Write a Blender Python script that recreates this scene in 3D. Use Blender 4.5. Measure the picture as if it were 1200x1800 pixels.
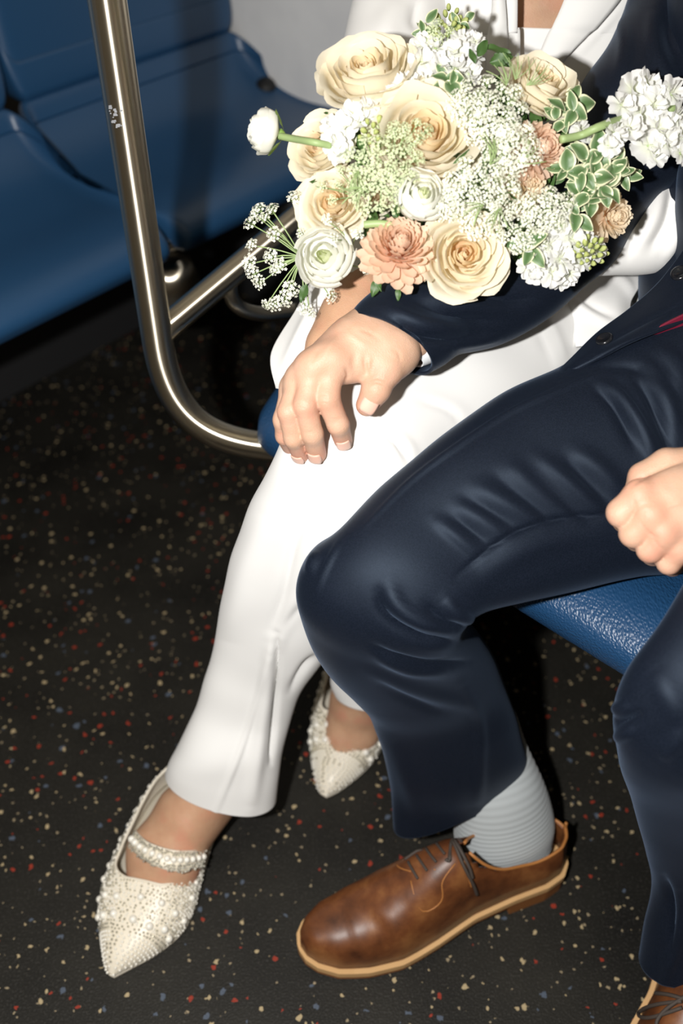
import bpy, bmesh, math, random
import numpy as np
from mathutils import Vector, Matrix
from mathutils.bvhtree import BVHTree

random.seed(7)
rng = np.random.default_rng(11)
for o in list(bpy.data.objects):
    bpy.data.objects.remove(o, do_unlink=True)
scene = bpy.context.scene
col = scene.collection

# ------------------------------------------------------------------ camera
H = 1.12                       # lens height above the floor
PITCH = math.radians(43)       # looking down
FPX = 1750.0                   # focal length in pixels of the 1200 x 1800 frame
cam_d = bpy.data.cameras.new('camera')
cam = bpy.data.objects.new('camera', cam_d)
col.objects.link(cam)
cam.location = (0, 0, H)
cam.rotation_euler = (math.pi / 2 - PITCH, 0, 0)
cam_d.sensor_fit = 'VERTICAL'
cam_d.sensor_height = 36
cam_d.sensor_width = 24
cam_d.lens = 36 * FPX / 1800
cam_d.clip_start = 0.02
cam_d.dof.use_dof = True
cam_d.dof.focus_distance = 0.87
cam_d.dof.aperture_fstop = 3.6
scene.camera = cam

# ------------------------------------------------------------------ light
world = bpy.data.worlds.new('world')
scene.world = world
world.use_nodes = True
world.node_tree.nodes['Background'].inputs[0].default_value = (1.0, 0.85, 0.64, 1)
world.node_tree.nodes['Background'].inputs[1].default_value = 0.13

fl = bpy.data.lights.new('camera_flash_offscreen', 'POINT')      # the flash beside the lens
fl.energy = 58
fl.shadow_soft_size = 0.016
fl.color = (1.0, 0.98, 0.955)
flo = bpy.data.objects.new('camera_flash_offscreen', fl)
col.objects.link(flo)
flo.location = (-0.15, 0.0, H + 0.015)

al = bpy.data.lights.new('ceiling_lamp_offscreen', 'AREA')       # lamps along the carriage ceiling
al.energy = 2.2
al.shape = 'RECTANGLE'
al.size = 2.4
al.size_y = 0.25
al.color = (1.0, 0.86, 0.62)
alo = bpy.data.objects.new('ceiling_lamp_offscreen', al)
col.objects.link(alo)
alo.location = (-0.1, 0.3, 2.15)
alo.rotation_euler = (0, 0, math.radians(135))

vs = scene.view_settings
vs.view_transform = 'Standard'
vs.look = 'None'
vs.exposure = 0.0
vs.gamma = 1.0
vs.use_curve_mapping = False

# ------------------------------------------------------------------ helpers
SP, CP = math.sin(PITCH), math.cos(PITCH)
CAM = np.array([0, 0, H])
RIGHT = np.array([1.0, 0, 0])
UPV = np.array([0, SP, CP])
BACK = np.array([0, -CP, SP])          # from the scene towards the lens


def ray(px, py):
    u = (px - 600) / FPX
    v = (py - 900) / FPX
    return np.array([u, CP - v * SP, -(SP + v * CP)])


def unp(px, py, d):
    return CAM + ray(px, py) * d


def dz(px, py, z):
    return (H - z) / (SP + (py - 900) / FPX * CP)


def unz(px, py, z):
    return unp(px, py, dz(px, py, z))


def proj(P):
    P = np.asarray(P, float) - CAM
    d = P @ (-BACK)
    return 600 + FPX * (P @ RIGHT) / d, 900 - FPX * (P @ UPV) / d, d


def nrm(v):
    v = np.asarray(v, float)
    return v / max(1e-12, np.linalg.norm(v))


def sstep(a, b, x):
    t = np.clip((x - a) / (b - a), 0, 1)
    return t * t * (3 - 2 * t)


def catmull(P, n, closed=False):
    """resample control rows P (k, ...) to n rows, centripetal-ish by index"""
    P = np.asarray(P, float)
    k = len(P)
    t = np.linspace(0, k - 1, n)
    i = np.clip(np.floor(t).astype(int), 0, k - 2)
    f = (t - i).reshape((-1,) + (1,) * (P.ndim - 1))
    p0 = P[np.maximum(i - 1, 0)]
    p1 = P[i]
    p2 = P[i + 1]
    p3 = P[np.minimum(i + 2, k - 1)]
    return 0.5 * ((2 * p1) + (-p0 + p2) * f + (2 * p0 - 5 * p1 + 4 * p2 - p3) * f ** 2 + (-p0 + 3 * p1 - 3 * p2 + p3) * f ** 3)


def tag(o, label=None, cat=None, group=None, kind=None):
    if label: o['label'] = label
    if cat: o['category'] = cat
    if group: o['group'] = group
    if kind: o['kind'] = kind
    return o


def link(name, me, parent=None):
    o = bpy.data.objects.new(name, me)
    col.objects.link(o)
    if parent is not None:
        o.parent = parent
        o.matrix_parent_inverse = WM[parent.name].inverted()
    WM[o.name] = Matrix.Identity(4)
    return o


WM = {}


def empty(name, loc):
    o = bpy.data.objects.new(name, None)
    col.objects.link(o)
    o.location = loc
    o.empty_display_size = 0.05
    WM[o.name] = Matrix.Translation(Vector(loc))
    return o


def mesh_data(name, V, F, mats=None, smooth=True):
    me = bpy.data.meshes.new(name)
    V = np.asarray(V, float)
    me.from_pydata([tuple(v) for v in V], [], [tuple(int(i) for i in f) for f in F])
    if mats is not None:
        for m in (mats if isinstance(mats, (list, tuple)) else [mats]):
            me.materials.append(m)
    if smooth:
        me.polygons.foreach_set('use_smooth', [True] * len(me.polygons))
    me.update()
    return me


def mk(name, V, F, mat, parent=None, smooth=True):
    return link(name, mesh_data(name, V, F, mat, smooth), parent)


def solid(o, th, offset=-1):
    m = o.modifiers.new('thickness', 'SOLIDIFY')
    m.thickness = th
    m.offset = offset
    return o


def subsurf(o, n=1):
    m = o.modifiers.new('smooth', 'SUBSURF')
    m.levels = n
    m.render_levels = n
    return o


def grid_faces(nr, nc, wrap=False, off=0):
    F = []
    for i in range(nr - 1):
        for j in range(nc if wrap else nc - 1):
            j2 = (j + 1) % nc
            F.append((off + i * nc + j, off + i * nc + j2, off + (i + 1) * nc + j2, off + (i + 1) * nc + j))
    return F


def vnormals(V, F):
    V = np.asarray(V, float)
    N = np.zeros_like(V)
    Fq = np.array([f if len(f) == 4 else (f[0], f[1], f[2], f[2]) for f in F])
    n = np.cross(V[Fq[:, 2]] - V[Fq[:, 0]], V[Fq[:, 3]] - V[Fq[:, 1]])
    t = Fq[:, 2] == Fq[:, 3]
    if t.any():
        n[t] = np.cross(V[Fq[t, 1]] - V[Fq[t, 0]], V[Fq[t, 2]] - V[Fq[t, 0]])
    for k in range(4):
        np.add.at(N, Fq[:, k], n)
    return N / np.maximum(1e-15, np.linalg.norm(N, axis=1, keepdims=True))


def folds(V, F, strokes, outward=True):
    """raise or press soft creases into the surface: strokes of (pixel polyline, width px, height m)"""
    V = np.asarray(V, float).copy()
    N = vnormals(V, F)
    px, py, d = proj(V)
    view = CAM - V
    view /= np.linalg.norm(view, axis=1, keepdims=True)
    face = (N * view).sum(1)
    sgn = 1.0 if np.average(face, weights=np.abs(face)) >= -2 else -1.0
    m = sstep(0.02, 0.3, face)
    for pts, w, amp in strokes:
        pts = np.asarray(pts, float)
        if len(pts) > 2:
            pts = catmull(pts, len(pts) * 4)
        seg = np.linalg.norm(np.diff(pts, axis=0), axis=1)
        cum = np.concatenate([[0], np.cumsum(seg)])
        L = cum[-1]
        best = np.full(len(V), 1e9)
        tt = np.zeros(len(V))
        for k in range(len(pts) - 1):
            a, b = pts[k], pts[k + 1]
            ab = b - a
            t = np.clip(((px - a[0]) * ab[0] + (py - a[1]) * ab[1]) / max(1e-9, ab @ ab), 0, 1)
            dist = np.hypot(px - a[0] - t * ab[0], py - a[1] - t * ab[1])
            q = dist < best
            best[q] = dist[q]
            tt[q] = (cum[k] + t[q] * seg[k]) / L
        taper = np.sin(np.clip(tt, 0.02, 0.98) * np.pi) ** 0.6
        V += N * (amp * taper * np.exp(-(best / w) ** 2) * m)[:, None]
    return V


def wob(V, amp, scale, seed=0.0):
    """slow sine wobble so that cloth is not perfectly smooth"""
    a = V * scale + seed
    return amp * (np.sin(a[:, 0] * 1.7 + 1.3 * np.sin(a[:, 1] * 1.1 + a[:, 2])) * np.cos(a[:, 2] * 1.3 + a[:, 1] * 0.7 + seed))


def loft(rings, mode='z', n=120, m=96, front=0.8, back=0.8, power=2.0, smooth_t=6, theta=None, caps=False, strokes=None, wobble=0.0, ws=30):
    """tube through rings (xl, yl, xr, yr, z-or-depth[, front, back]); returns V, F, centres, radii"""
    L, R, TF, TB = [], [], [], []
    for r in rings:
        cx, cy = (r[0] + r[2]) / 2, (r[1] + r[3]) / 2
        d = dz(cx, cy, r[4]) if mode == 'z' else r[4]
        dl = d + (r[7] if len(r) > 7 else 0)
        dr = d - (r[7] if len(r) > 7 else 0)
        L.append(unp(r[0], r[1], dl))
        R.append(unp(r[2], r[3], dr))
        TF.append(r[5] if len(r) > 5 and r[5] is not None else front)
        TB.append(r[6] if len(r) > 6 and r[6] is not None else back)
    L, R = catmull(L, n), catmull(R, n)
    TF, TB = catmull(np.array(TF)[:, None], n)[:, 0], catmull(np.array(TB)[:, None], n)[:, 0]
    C = (L + R) / 2
    A = (R - L) / 2
    T = np.gradient(C, axis=0)
    for _ in range(smooth_t):
        T[1:-1] = (T[:-2] + T[1:-1] * 2 + T[2:]) / 4
    Vd = np.cross(T, A)
    Vd /= np.linalg.norm(Vd, axis=1, keepdims=True)
    s = np.sign((Vd * (CAM - C)).sum(1))
    Vd *= s[:, None]
    hw = np.linalg.norm(A, axis=1)
    if theta is None:
        th = np.linspace(0, 2 * np.pi, m, endpoint=False)[None, :].repeat(n, 0)
        wrap = True
    else:
        t0, t1 = theta                          # arrays over control rows
        t0 = catmull(np.array(t0, float)[:, None], n)[:, 0]
        t1 = catmull(np.array(t1, float)[:, None], n)[:, 0]
        th = t0[:, None] + (t1 - t0)[:, None] * np.linspace(0, 1, m)[None, :]
        wrap = False
    c, sn = np.cos(th), np.sin(th)
    e = 2.0 / power
    c = np.sign(c) * np.abs(c) ** e
    sn = np.sign(sn) * np.abs(sn) ** e
    tk = np.where(sn >= 0, TF[:, None], TB[:, None]) * hw[:, None]
    V = C[:, None, :] + A[:, None, :] * c[..., None] + Vd[:, None, :] * (sn * tk)[..., None]
    V = V.reshape(-1, 3)
    F = grid_faces(n, m, wrap)
    # make normals point outward
    N = vnormals(V, F)
    Cr = np.repeat(C, m, axis=0)
    if ((V - Cr) * N).sum() < 0:
        F = [f[::-1] for f in F]
    if wobble:
        V = V + vnormals(V, F) * wob(V, wobble, ws)[:, None]
    if strokes:
        V = folds(V, F, strokes)
    if caps:
        for k, o in ((0, 0), (n - 1, (n - 1) * m)):
            V = np.vstack([V, C[k]])
            ci = len(V) - 1
            for j in range(m):
                a, b = o + j, o + (j + 1) % m
                F.append((a, b, ci) if k else (b, a, ci))
    return V, F, C, hw


def tube(P, r, m=12, caps=True):
    """round tube through 3-D points"""
    P = np.asarray(P, float)
    n = len(P)
    r = np.broadcast_to(np.asarray(r, float), (n,))
    T = np.gradient(P, axis=0)
    T += (P[-1] - P[0] + 1e-9) * 1e-5
    T /= np.maximum(1e-12, np.linalg.norm(T, axis=1, keepdims=True))
    ref = np.array([0, 0, 1.0]) if abs(T[0][2]) < 0.9 else np.array([1.0, 0, 0])
    u = nrm(np.cross(T[0], ref))
    V = []
    for i in range(n):
        u = nrm(u - T[i] * (u @ T[i]))
        w = np.cross(T[i], u)
        for j in range(m):
            a = 2 * np.pi * j / m
            V.append(P[i] + r[i] * (math.cos(a) * u + math.sin(a) * w))
    F = grid_faces(n, m, True)
    if caps:
        V += [P[0], P[-1]]
        for j in range(m):
            F.append(((j + 1) % m, j, n * m))
            F.append(((n - 1) * m + j, (n - 1) * m + (j + 1) % m, n * m + 1))
    return np.array(V), F


def join(parts):
    V, F, o = [], [], 0
    for v, f in parts:
        V.append(np.asarray(v, float))
        F += [tuple(i + o for i in q) for q in f]
        o += len(v)
    return np.vstack(V), F


def sheet(rows, nr=40, nc=40):
    """smooth cloth patch from rows of (px, py, depth) control points"""
    P = np.array([[unp(*p) for p in r] for r in rows])
    P = catmull(P, nr)
    P = catmull(P.transpose(1, 0, 2), nc).transpose(1, 0, 2)
    V = P.reshape(-1, 3)
    F = grid_faces(nr, nc)
    N = vnormals(V, F)
    if (N * (CAM - V)).sum() < 0:
        F = [f[::-1] for f in F]
    return V, F


def sdf_mesh(groups, palm, h, k=0.006, kp=0.008, relax=2):
    """one continuous skin: palm capsules melt together, digit chains stay apart and melt into the palm.
    capsule = (a, b, ra, rb)"""
    allp = [c for g in groups for c in g] + list(palm)
    lo = np.min([np.minimum(np.array(a) - ra, np.array(b) - rb) for a, b, ra, rb in allp], axis=0) - 0.012
    hi = np.max([np.maximum(np.array(a) + ra, np.array(b) + rb) for a, b, ra, rb in allp], axis=0) + 0.012
    n = np.ceil((hi - lo) / h).astype(int) + 1
    X, Y, Z = np.meshgrid(*[lo[i] + h * np.arange(n[i]) for i in range(3)], indexing='ij')
    BIG = 0.05

    def cap(c):
        a, b, ra, rb = [np.asarray(q, float) for q in c]
        D = np.full(X.shape, BIG)
        mlo = np.maximum(0, np.floor((np.minimum(a - ra, b - rb) - 0.035 - lo) / h).astype(int))
        mhi = np.minimum(n, np.ceil((np.maximum(a + ra, b + rb) + 0.035 - lo) / h).astype(int) + 1)
        s = tuple(slice(mlo[i], mhi[i]) for i in range(3))
        x, y, z = X[s] - a[0], Y[s] - a[1], Z[s] - a[2]
        ab = b - a
        L2 = max(1e-12, ab @ ab)
        t = np.clip((x * ab[0] + y * ab[1] + z * ab[2]) / L2, 0, 1)
        D[s] = np.sqrt((x - t * ab[0]) ** 2 + (y - t * ab[1]) ** 2 + (z - t * ab[2]) ** 2) - (ra + (rb - ra) * t)
        return np.minimum(D, BIG)

    def smin(a, b, kk):
        q = np.maximum(kk - np.abs(a - b), 0) / kk
        return np.minimum(a, b) - q * q * kk * 0.25
    D = None
    for c in palm:
        D = cap(c) if D is None else smin(D, cap(c), kp)
    Fg = None
    for g in groups:
        f = None
        for c in g:
            f = cap(c) if f is None else smin(f, cap(c), k * 0.6)
        Fg = f if Fg is None else np.minimum(Fg, f)
    if Fg is not None:
        D = Fg if D is None else smin(D, Fg, k)
    # surface nets
    S = D < 0
    cs = [S[i:S.shape[0] - 1 + i, j:S.shape[1] - 1 + j, l:S.shape[2] - 1 + l] for i in (0, 1) for j in (0, 1) for l in (0, 1)]
    cnt = sum(c.astype(np.int8) for c in cs)
    act = (cnt > 0) & (cnt < 8)
    idx = -np.ones(act.shape, int)
    cells = np.argwhere(act)
    idx[act] = np.arange(len(cells))
    acc = np.zeros((len(cells), 3))
    num = np.zeros(len(cells))
    corner = [(i, j, l) for i in (0, 1) for j in (0, 1) for l in (0, 1)]
    for p in range(8):
        for q in range(p + 1, 8):
            dd = [abs(corner[p][t] - corner[q][t]) for t in range(3)]
            if sum(dd) != 1:
                continue
            a = cells + np.array(corner[p])
            b = cells + np.array(corner[q])
            da, db = D[a[:, 0], a[:, 1], a[:, 2]], D[b[:, 0], b[:, 1], b[:, 2]]
            x = (da < 0) != (db < 0)
            t = (da[x] / (da[x] - db[x]))[:, None]
            acc[x] += a[x] * (1 - t) + b[x] * t
            num[x] += 1
    V = lo + h * acc / num[:, None]
    F = []
    for ax in range(3):
        o1, o2 = [(1, 2), (2, 0), (0, 1)][ax]
        sl = [slice(0, -1)] * 3
        s0 = [slice(1, -1)] * 3
        s0[ax] = slice(0, -1)
        s1 = [slice(1, -1)] * 3
        s1[ax] = slice(1, None)
        A_, B_ = S[tuple(s0)], S[tuple(s1)]
        e = np.argwhere(A_ != B_)
        base = e.copy()
        for t in range(3):
            if t != ax:
                base[:, t] += 1
        flip = A_[tuple(e.T)]
        d1 = np.zeros(3, int); d1[o1] = 1
        d2 = np.zeros(3, int); d2[o2] = 1
        q = [base - d1 - d2, base - d2, base, base - d1]
        q = [idx[c[:, 0], c[:, 1], c[:, 2]] for c in q]
        Q = np.stack(q, 1)
        Q[~flip] = Q[~flip][:, ::-1]
        F.append(Q)
    F = np.vstack(F)
    F = F[(F >= 0).all(1)]
    for _ in range(relax):
        S1 = np.zeros_like(V)
        c1 = np.zeros(len(V))
        for t in range(4):
            np.add.at(S1, F[:, t], V[F[:, (t + 1) % 4]])
            np.add.at(S1, F[:, (t + 1) % 4], V[F[:, t]])
            np.add.at(c1, F[:, t], 1)
            np.add.at(c1, F[:, (t + 1) % 4], 1)
        V = 0.5 * V + 0.5 * S1 / c1[:, None]
    return V, [tuple(f) for f in F.tolist()]


def bvh_of(V, F):
    return BVHTree.FromPolygons([Vector(v) for v in V], [tuple(f) for f in F])


def hit(bvh, px, py, off=0.0):
    """first surface point seen through a pixel, lifted towards the lens by off"""
    r = nrm(ray(px, py))
    loc, nor, i, dist = bvh.ray_cast(Vector(CAM), Vector(r))
    if loc is None:
        loc, nor, i, dist = bvh.find_nearest(Vector(unp(px, py, 0.9)))
    nor = np.array(nor)
    if nor @ r > 0:
        nor = -nor
    return np.array(loc) + nor * off, nor

# ------------------------------------------------------------------ materials
def mat(name, base=(0.8, 0.8, 0.8), rough=0.5, metal=0.0, spec=0.5, sheen=0.0, sheen_tint=(1, 1, 1), sss=0.0, trans=0.0):
    m = bpy.data.materials.new(name)
    m.use_nodes = True
    nt = m.node_tree
    b = nt.nodes['Principled BSDF']
    b.inputs['Base Color'].default_value = (*base, 1)
    b.inputs['Roughness'].default_value = rough
    b.inputs['Metallic'].default_value = metal
    b.inputs['Specular IOR Level'].default_value = spec
    b.inputs['Sheen Weight'].default_value = sheen
    b.inputs['Sheen Tint'].default_value = (*sheen_tint, 1)
    b.inputs['Sheen Roughness'].default_value = 0.4
    if sss:
        b.inputs['Subsurface Weight'].default_value = sss
        b.inputs['Subsurface Radius'].default_value = (0.006, 0.0022, 0.001)
        b.inputs['Subsurface Scale'].default_value = 1.0
    return m


def nd(m, t, **kw):
    n = m.node_tree.nodes.new(t)
    for k, v in kw.items():
        if k in n.inputs.keys():
            n.inputs[k].default_value = v
        else:
            setattr(n, k, v)
    return n


def lk(m, a, b):
    m.node_tree.links.new(a, b)


def bsdf(m):
    return m.node_tree.nodes['Principled BSDF']


def coords(m):
    return nd(m, 'ShaderNodeTexCoord').outputs['Object']


def bump(m, height, strength=0.3, dist=0.001):
    b = nd(m, 'ShaderNodeBump', Strength=strength, Distance=dist)
    lk(m, height, b.inputs['Height'])
    lk(m, b.outputs[0], bsdf(m).inputs['Normal'])
    return b


def noise(m, scale, detail=4, rough=0.5):
    n = nd(m, 'ShaderNodeTexNoise', Scale=scale, Detail=detail, Roughness=rough)
    lk(m, coords(m), n.inputs['Vector'])
    return n


def ramp(m, src, stops):
    r = nd(m, 'ShaderNodeValToRGB')
    el = r.color_ramp.elements
    while len(el) < len(stops):
        el.new(0.5)
    for e, (p, c) in zip(el, stops):
        e.position = p
        e.color = (*c, 1) if len(c) == 3 else c
    lk(m, src, r.inputs[0])
    return r


def mix(m, fac, a, b):
    x = nd(m, 'ShaderNodeMix', data_type='RGBA')
    for s, v in ((x.inputs[0], fac), (x.inputs[6], a), (x.inputs[7], b)):
        if hasattr(v, 'is_linked') or isinstance(v, bpy.types.NodeSocket):
            lk(m, v, s)
        elif isinstance(v, (int, float)):
            s.default_value = v
        else:
            s.default_value = (*v, 1)
    return x.outputs[2]


def noisy(m, a, b, scale, detail=4, lo=0.35, hi=0.65):
    n = noise(m, scale, detail)
    r = ramp(m, n.outputs[0], [(lo, a), (hi, b)])
    lk(m, r.outputs[0], bsdf(m).inputs['Base Color'])
    return r.outputs[0]


def weave(m, scale, strength, dist=0.0004):
    w1 = nd(m, 'ShaderNodeTexNoise', Scale=scale, Detail=2)
    mp = nd(m, 'ShaderNodeMapping')
    mp.inputs['Scale'].default_value = (1, 1, 1)
    lk(m, coords(m), mp.inputs[0])
    lk(m, mp.outputs[0], w1.inputs['Vector'])
    return bump(m, w1.outputs[0], strength, dist)


M = {}
M['white_cloth'] = mat('white_crepe', (0.80, 0.796, 0.78), 0.85, spec=0.2, sheen=0.1)
weave(M['white_cloth'], 2600, 0.12)
M['silk'] = mat('white_silk', (0.85, 0.85, 0.83), 0.55, spec=0.35)
M['navy'] = mat('navy_wool', (0.010, 0.014, 0.030), 0.54, spec=0.25, sheen=0.11, sheen_tint=(0.36, 0.50, 0.75))
noisy(M['navy'], (0.0038, 0.0060, 0.0115), (0.0072, 0.0100, 0.0185), 900, 2)
weave(M['navy'], 2400, 0.35)
M['shirt'] = mat('white_shirt', (0.85, 0.88, 0.9), 0.7, spec=0.3)
M['maroon'] = mat('maroon_lining', (0.16, 0.01, 0.03), 0.4)
M['button'] = mat('black_button', (0.01, 0.011, 0.014), 0.2)


def skin(name, a, b, red):
    m = mat(name, a, 0.5, spec=0.35, sss=0.12)
    n1 = noise(m, 55, 3)
    c = ramp(m, n1.outputs[0], [(0.35, a), (0.7, b)]).outputs[0]
    n2 = noise(m, 30, 2)
    f = ramp(m, n2.outputs[0], [(0.52, (0, 0, 0)), (0.7, (0.55, 0.55, 0.55))]).outputs[0]
    c = mix(m, f, c, red)
    fa = nd(m, 'ShaderNodeAttribute', attribute_name='flush')
    c = mix(m, fa.outputs['Fac'], c, red)
    lk(m, c, bsdf(m).inputs['Base Color'])
    v = nd(m, 'ShaderNodeTexVoronoi', Scale=900.0)
    lk(m, coords(m), v.inputs['Vector'])
    n3 = noise(m, 260, 5)
    ad = nd(m, 'ShaderNodeMath', operation='ADD')
    lk(m, v.outputs[0], ad.inputs[0])
    lk(m, n3.outputs[0], ad.inputs[1])
    bump(m, ad.outputs[0], 0.28, 0.0006)
    return m


M['skin_m'] = skin('skin_fair', (0.56, 0.345, 0.235), (0.62, 0.40, 0.285), (0.60, 0.255, 0.175))
M['skin_w'] = skin('skin_warm', (0.50, 0.285, 0.175), (0.56, 0.335, 0.21), (0.58, 0.25, 0.165))
M['nail'] = mat('fingernail', (0.74, 0.46, 0.36), 0.28, spec=0.5)
M['hair'] = mat('brown_hair', (0.05, 0.03, 0.018), 0.5)

M['vinyl'] = mat('blue_vinyl', (0.011, 0.050, 0.125), 0.40, spec=0.5)
v = nd(M['vinyl'], 'ShaderNodeTexVoronoi', Scale=560.0, feature='SMOOTH_F1')
mp = nd(M['vinyl'], 'ShaderNodeMapping')
mp.inputs['Rotation'].default_value = (0, 0, math.radians(45))
mp.inputs['Scale'].default_value = (1.0, 0.5, 1.0)
lk(M['vinyl'], coords(M['vinyl']), mp.inputs[0])
lk(M['vinyl'], mp.outputs[0], v.inputs['Vector'])
bump(M['vinyl'], v.outputs[0], 0.8, 0.0011)
M['vinyl_b'] = mat('blue_vinyl_smooth', (0.018, 0.068, 0.155), 0.36, spec=0.5)
bump(M['vinyl_b'], noise(M['vinyl_b'], 300, 3).outputs[0], 0.15, 0.0006)
M['steel'] = mat('brushed_steel', (0.72, 0.65, 0.52), 0.2, metal=1.0)
ns = noise(M['steel'], 60, 4)
rr = ramp(M['steel'], ns.outputs[0], [(0.3, (0.33,) * 3), (0.75, (0.36,) * 3)])
lk(M['steel'], rr.outputs[0], bsdf(M['steel']).inputs['Roughness'])
bsdf(M['navy']).inputs['Specular Tint'].default_value = (0.62, 0.78, 1.0, 1)
bsdf(M['steel']).inputs['Anisotropic'].default_value = 1.0
tg = nd(M['steel'], 'ShaderNodeTangent', direction_type='UV_MAP')
lk(M['steel'], tg.outputs[0], bsdf(M['steel']).inputs['Tangent'])
M['black'] = mat('black_rubber', (0.008, 0.008, 0.008), 0.6)
M['added_dark'] = mat('added_dark_grey', (0.022, 0.022, 0.023), 0.55)  # for the panels added to darken the space under the seats
M['scuff'] = mat('pale_scuff', (0.30, 0.31, 0.33), 0.7)
M['wall'] = mat('grey_panel', (0.75, 0.75, 0.75), 0.45, spec=0.4)
noisy(M['wall'], (0.82, 0.82, 0.82), (0.90, 0.90, 0.89), 12, 6)

# speckled rubber floor
m = M['floor'] = mat('speckled_rubber', (0.02, 0.018, 0.014), 0.55, spec=0.35)
co = coords(m)
nb = nd(m, 'ShaderNodeTexNoise', Scale=7.0, Detail=6.0)
lk(m, co, nb.inputs['Vector'])
basec = ramp(m, nb.outputs[0], [(0.3, (0.005, 0.0046, 0.0034)), (0.7, (0.018, 0.0165, 0.0125))]).outputs[0]
nf = nd(m, 'ShaderNodeTexNoise', Scale=420.0, Detail=3.0)
lk(m, co, nf.inputs['Vector'])
basec = mix(m, ramp(m, nf.outputs[0], [(0.55, (0, 0, 0)), (0.72, (0.7,) * 3)]).outputs[0], basec, (0.050, 0.046, 0.040))


def flecks(m, co, basec, scale, colour, pick_lo, size, seed):
    mp = nd(m, 'ShaderNodeMapping')
    mp.inputs['Location'].default_value = (seed, seed * 1.7, seed * 0.3)
    mp.inputs['Rotation'].default_value = (0, 0, seed)
    wn = nd(m, 'ShaderNodeTexNoise', Scale=scale * 1.6, Detail=2.0)
    lk(m, co, wn.inputs['Vector'])
    vm = nd(m, 'ShaderNodeVectorMath', operation='MULTIPLY_ADD')
    lk(m, wn.outputs['Color'], vm.inputs[0])
    vm.inputs[1].default_value = (0.9 / scale,) * 3
    lk(m, co, vm.inputs[2])
    lk(m, vm.outputs[0], mp.inputs[0])
    v = nd(m, 'ShaderNodeTexVoronoi', Scale=scale, voronoi_dimensions='2D')
    lk(m, mp.outputs[0], v.inputs['Vector'])
    sep = nd(m, 'ShaderNodeSeparateColor')
    lk(m, v.outputs['Color'], sep.inputs[0])
    g = nd(m, 'ShaderNodeMath', operation='GREATER_THAN')
    lk(m, sep.outputs[0], g.inputs[0])
    g.inputs[1].default_value = pick_lo
    # size varies from fleck to fleck
    sz = nd(m, 'ShaderNodeMath', operation='MULTIPLY_ADD')
    lk(m, sep.outputs[1], sz.inputs[0])
    sz.inputs[1].default_value = size
    sz.inputs[2].default_value = size * 0.35
    l = nd(m, 'ShaderNodeMath', operation='LESS_THAN')
    lk(m, v.outputs['Distance'], l.inputs[0])
    lk(m, sz.outputs[0], l.inputs[1])
    a = nd(m, 'ShaderNodeMath', operation='MULTIPLY')
    lk(m, g.outputs[0], a.inputs[0])
    lk(m, l.outputs[0], a.inputs[1])
    return mix(m, a.outputs[0], basec, colour)


basec = flecks(m, co, basec, 110, (0.42, 0.33, 0.19), 0.925, 0.235, 1.3)
basec = flecks(m, co, basec, 170, (0.30, 0.24, 0.15), 0.95, 0.21, 4.1)
basec = flecks(m, co, basec, 105, (0.27, 0.030, 0.014), 0.95, 0.235, 7.7)
basec = flecks(m, co, basec, 95, (0.075, 0.095, 0.13), 0.965, 0.27, 2.9)
lk(m, basec, bsdf(m).inputs['Base Color'])
bump(m, nf.outputs[0], 0.5, 0.0012)

# shoes
m = M['leather'] = mat('brown_leather', (0.2, 0.07, 0.02), 0.42, spec=0.5)
n1 = noise(m, 22, 5, 0.6)
c = ramp(m, n1.outputs[0], [(0.3, (0.060, 0.019, 0.007)), (0.5, (0.15, 0.050, 0.016)), (0.75, (0.30, 0.125, 0.04))]).outputs[0]
lk(m, c, bsdf(m).inputs['Base Color'])
bump(m, noise(m, 500, 4).outputs[0], 0.12, 0.0005)
M['leather_edge'] = mat('tan_leather_edge', (0.42, 0.17, 0.045), 0.5)
M['welt'] = mat('tan_welt', (0.62, 0.38, 0.17), 0.55)
M['sole'] = mat('brown_sole', (0.27, 0.105, 0.03), 0.45)
M['lace'] = mat('grey_brown_lace', (0.055, 0.042, 0.034), 0.7)
M['sock'] = mat('grey_sock', (0.42, 0.45, 0.46), 0.9, spec=0.1, sheen=0.2)
M['cream_satin'] = mat('cream_satin', (0.76, 0.70, 0.58), 0.4)
M['pearl'] = mat('pearl', (0.88, 0.85, 0.76), 0.16, spec=0.6)
M['bead'] = mat('silver_bead', (0.82, 0.79, 0.68), 0.14, metal=0.75)

# flowers


def petal_mat(name, edge, core, rough=0.55):
    m = mat(name, edge, rough, spec=0.25, sss=0.0)
    a = nd(m, 'ShaderNodeAttribute', attribute_name='grow')
    n = noise(m, 60, 3)
    ad = nd(m, 'ShaderNodeMath', operation='MULTIPLY_ADD')
    lk(m, n.outputs[0], ad.inputs[0])
    ad.inputs[1].default_value = 0.3
    lk(m, a.outputs['Fac'], ad.inputs[2])
    r = ramp(m, ad.outputs[0], [(0.15, core), (0.8, edge)])
    lk(m, r.outputs[0], bsdf(m).inputs['Base Color'])
    # thin petals let some light through
    tr = nd(m, 'ShaderNodeBsdfTranslucent')
    lk(m, r.outputs[0], tr.inputs[0])
    mx = nd(m, 'ShaderNodeMixShader')
    mx.inputs[0].default_value = 0.40
    out = m.node_tree.nodes['Material Output']
    lk(m, bsdf(m).outputs[0], mx.inputs[1])
    lk(m, tr.outputs[0], mx.inputs[2])
    lk(m, mx.outputs[0], out.inputs[0])
    return m


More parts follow.
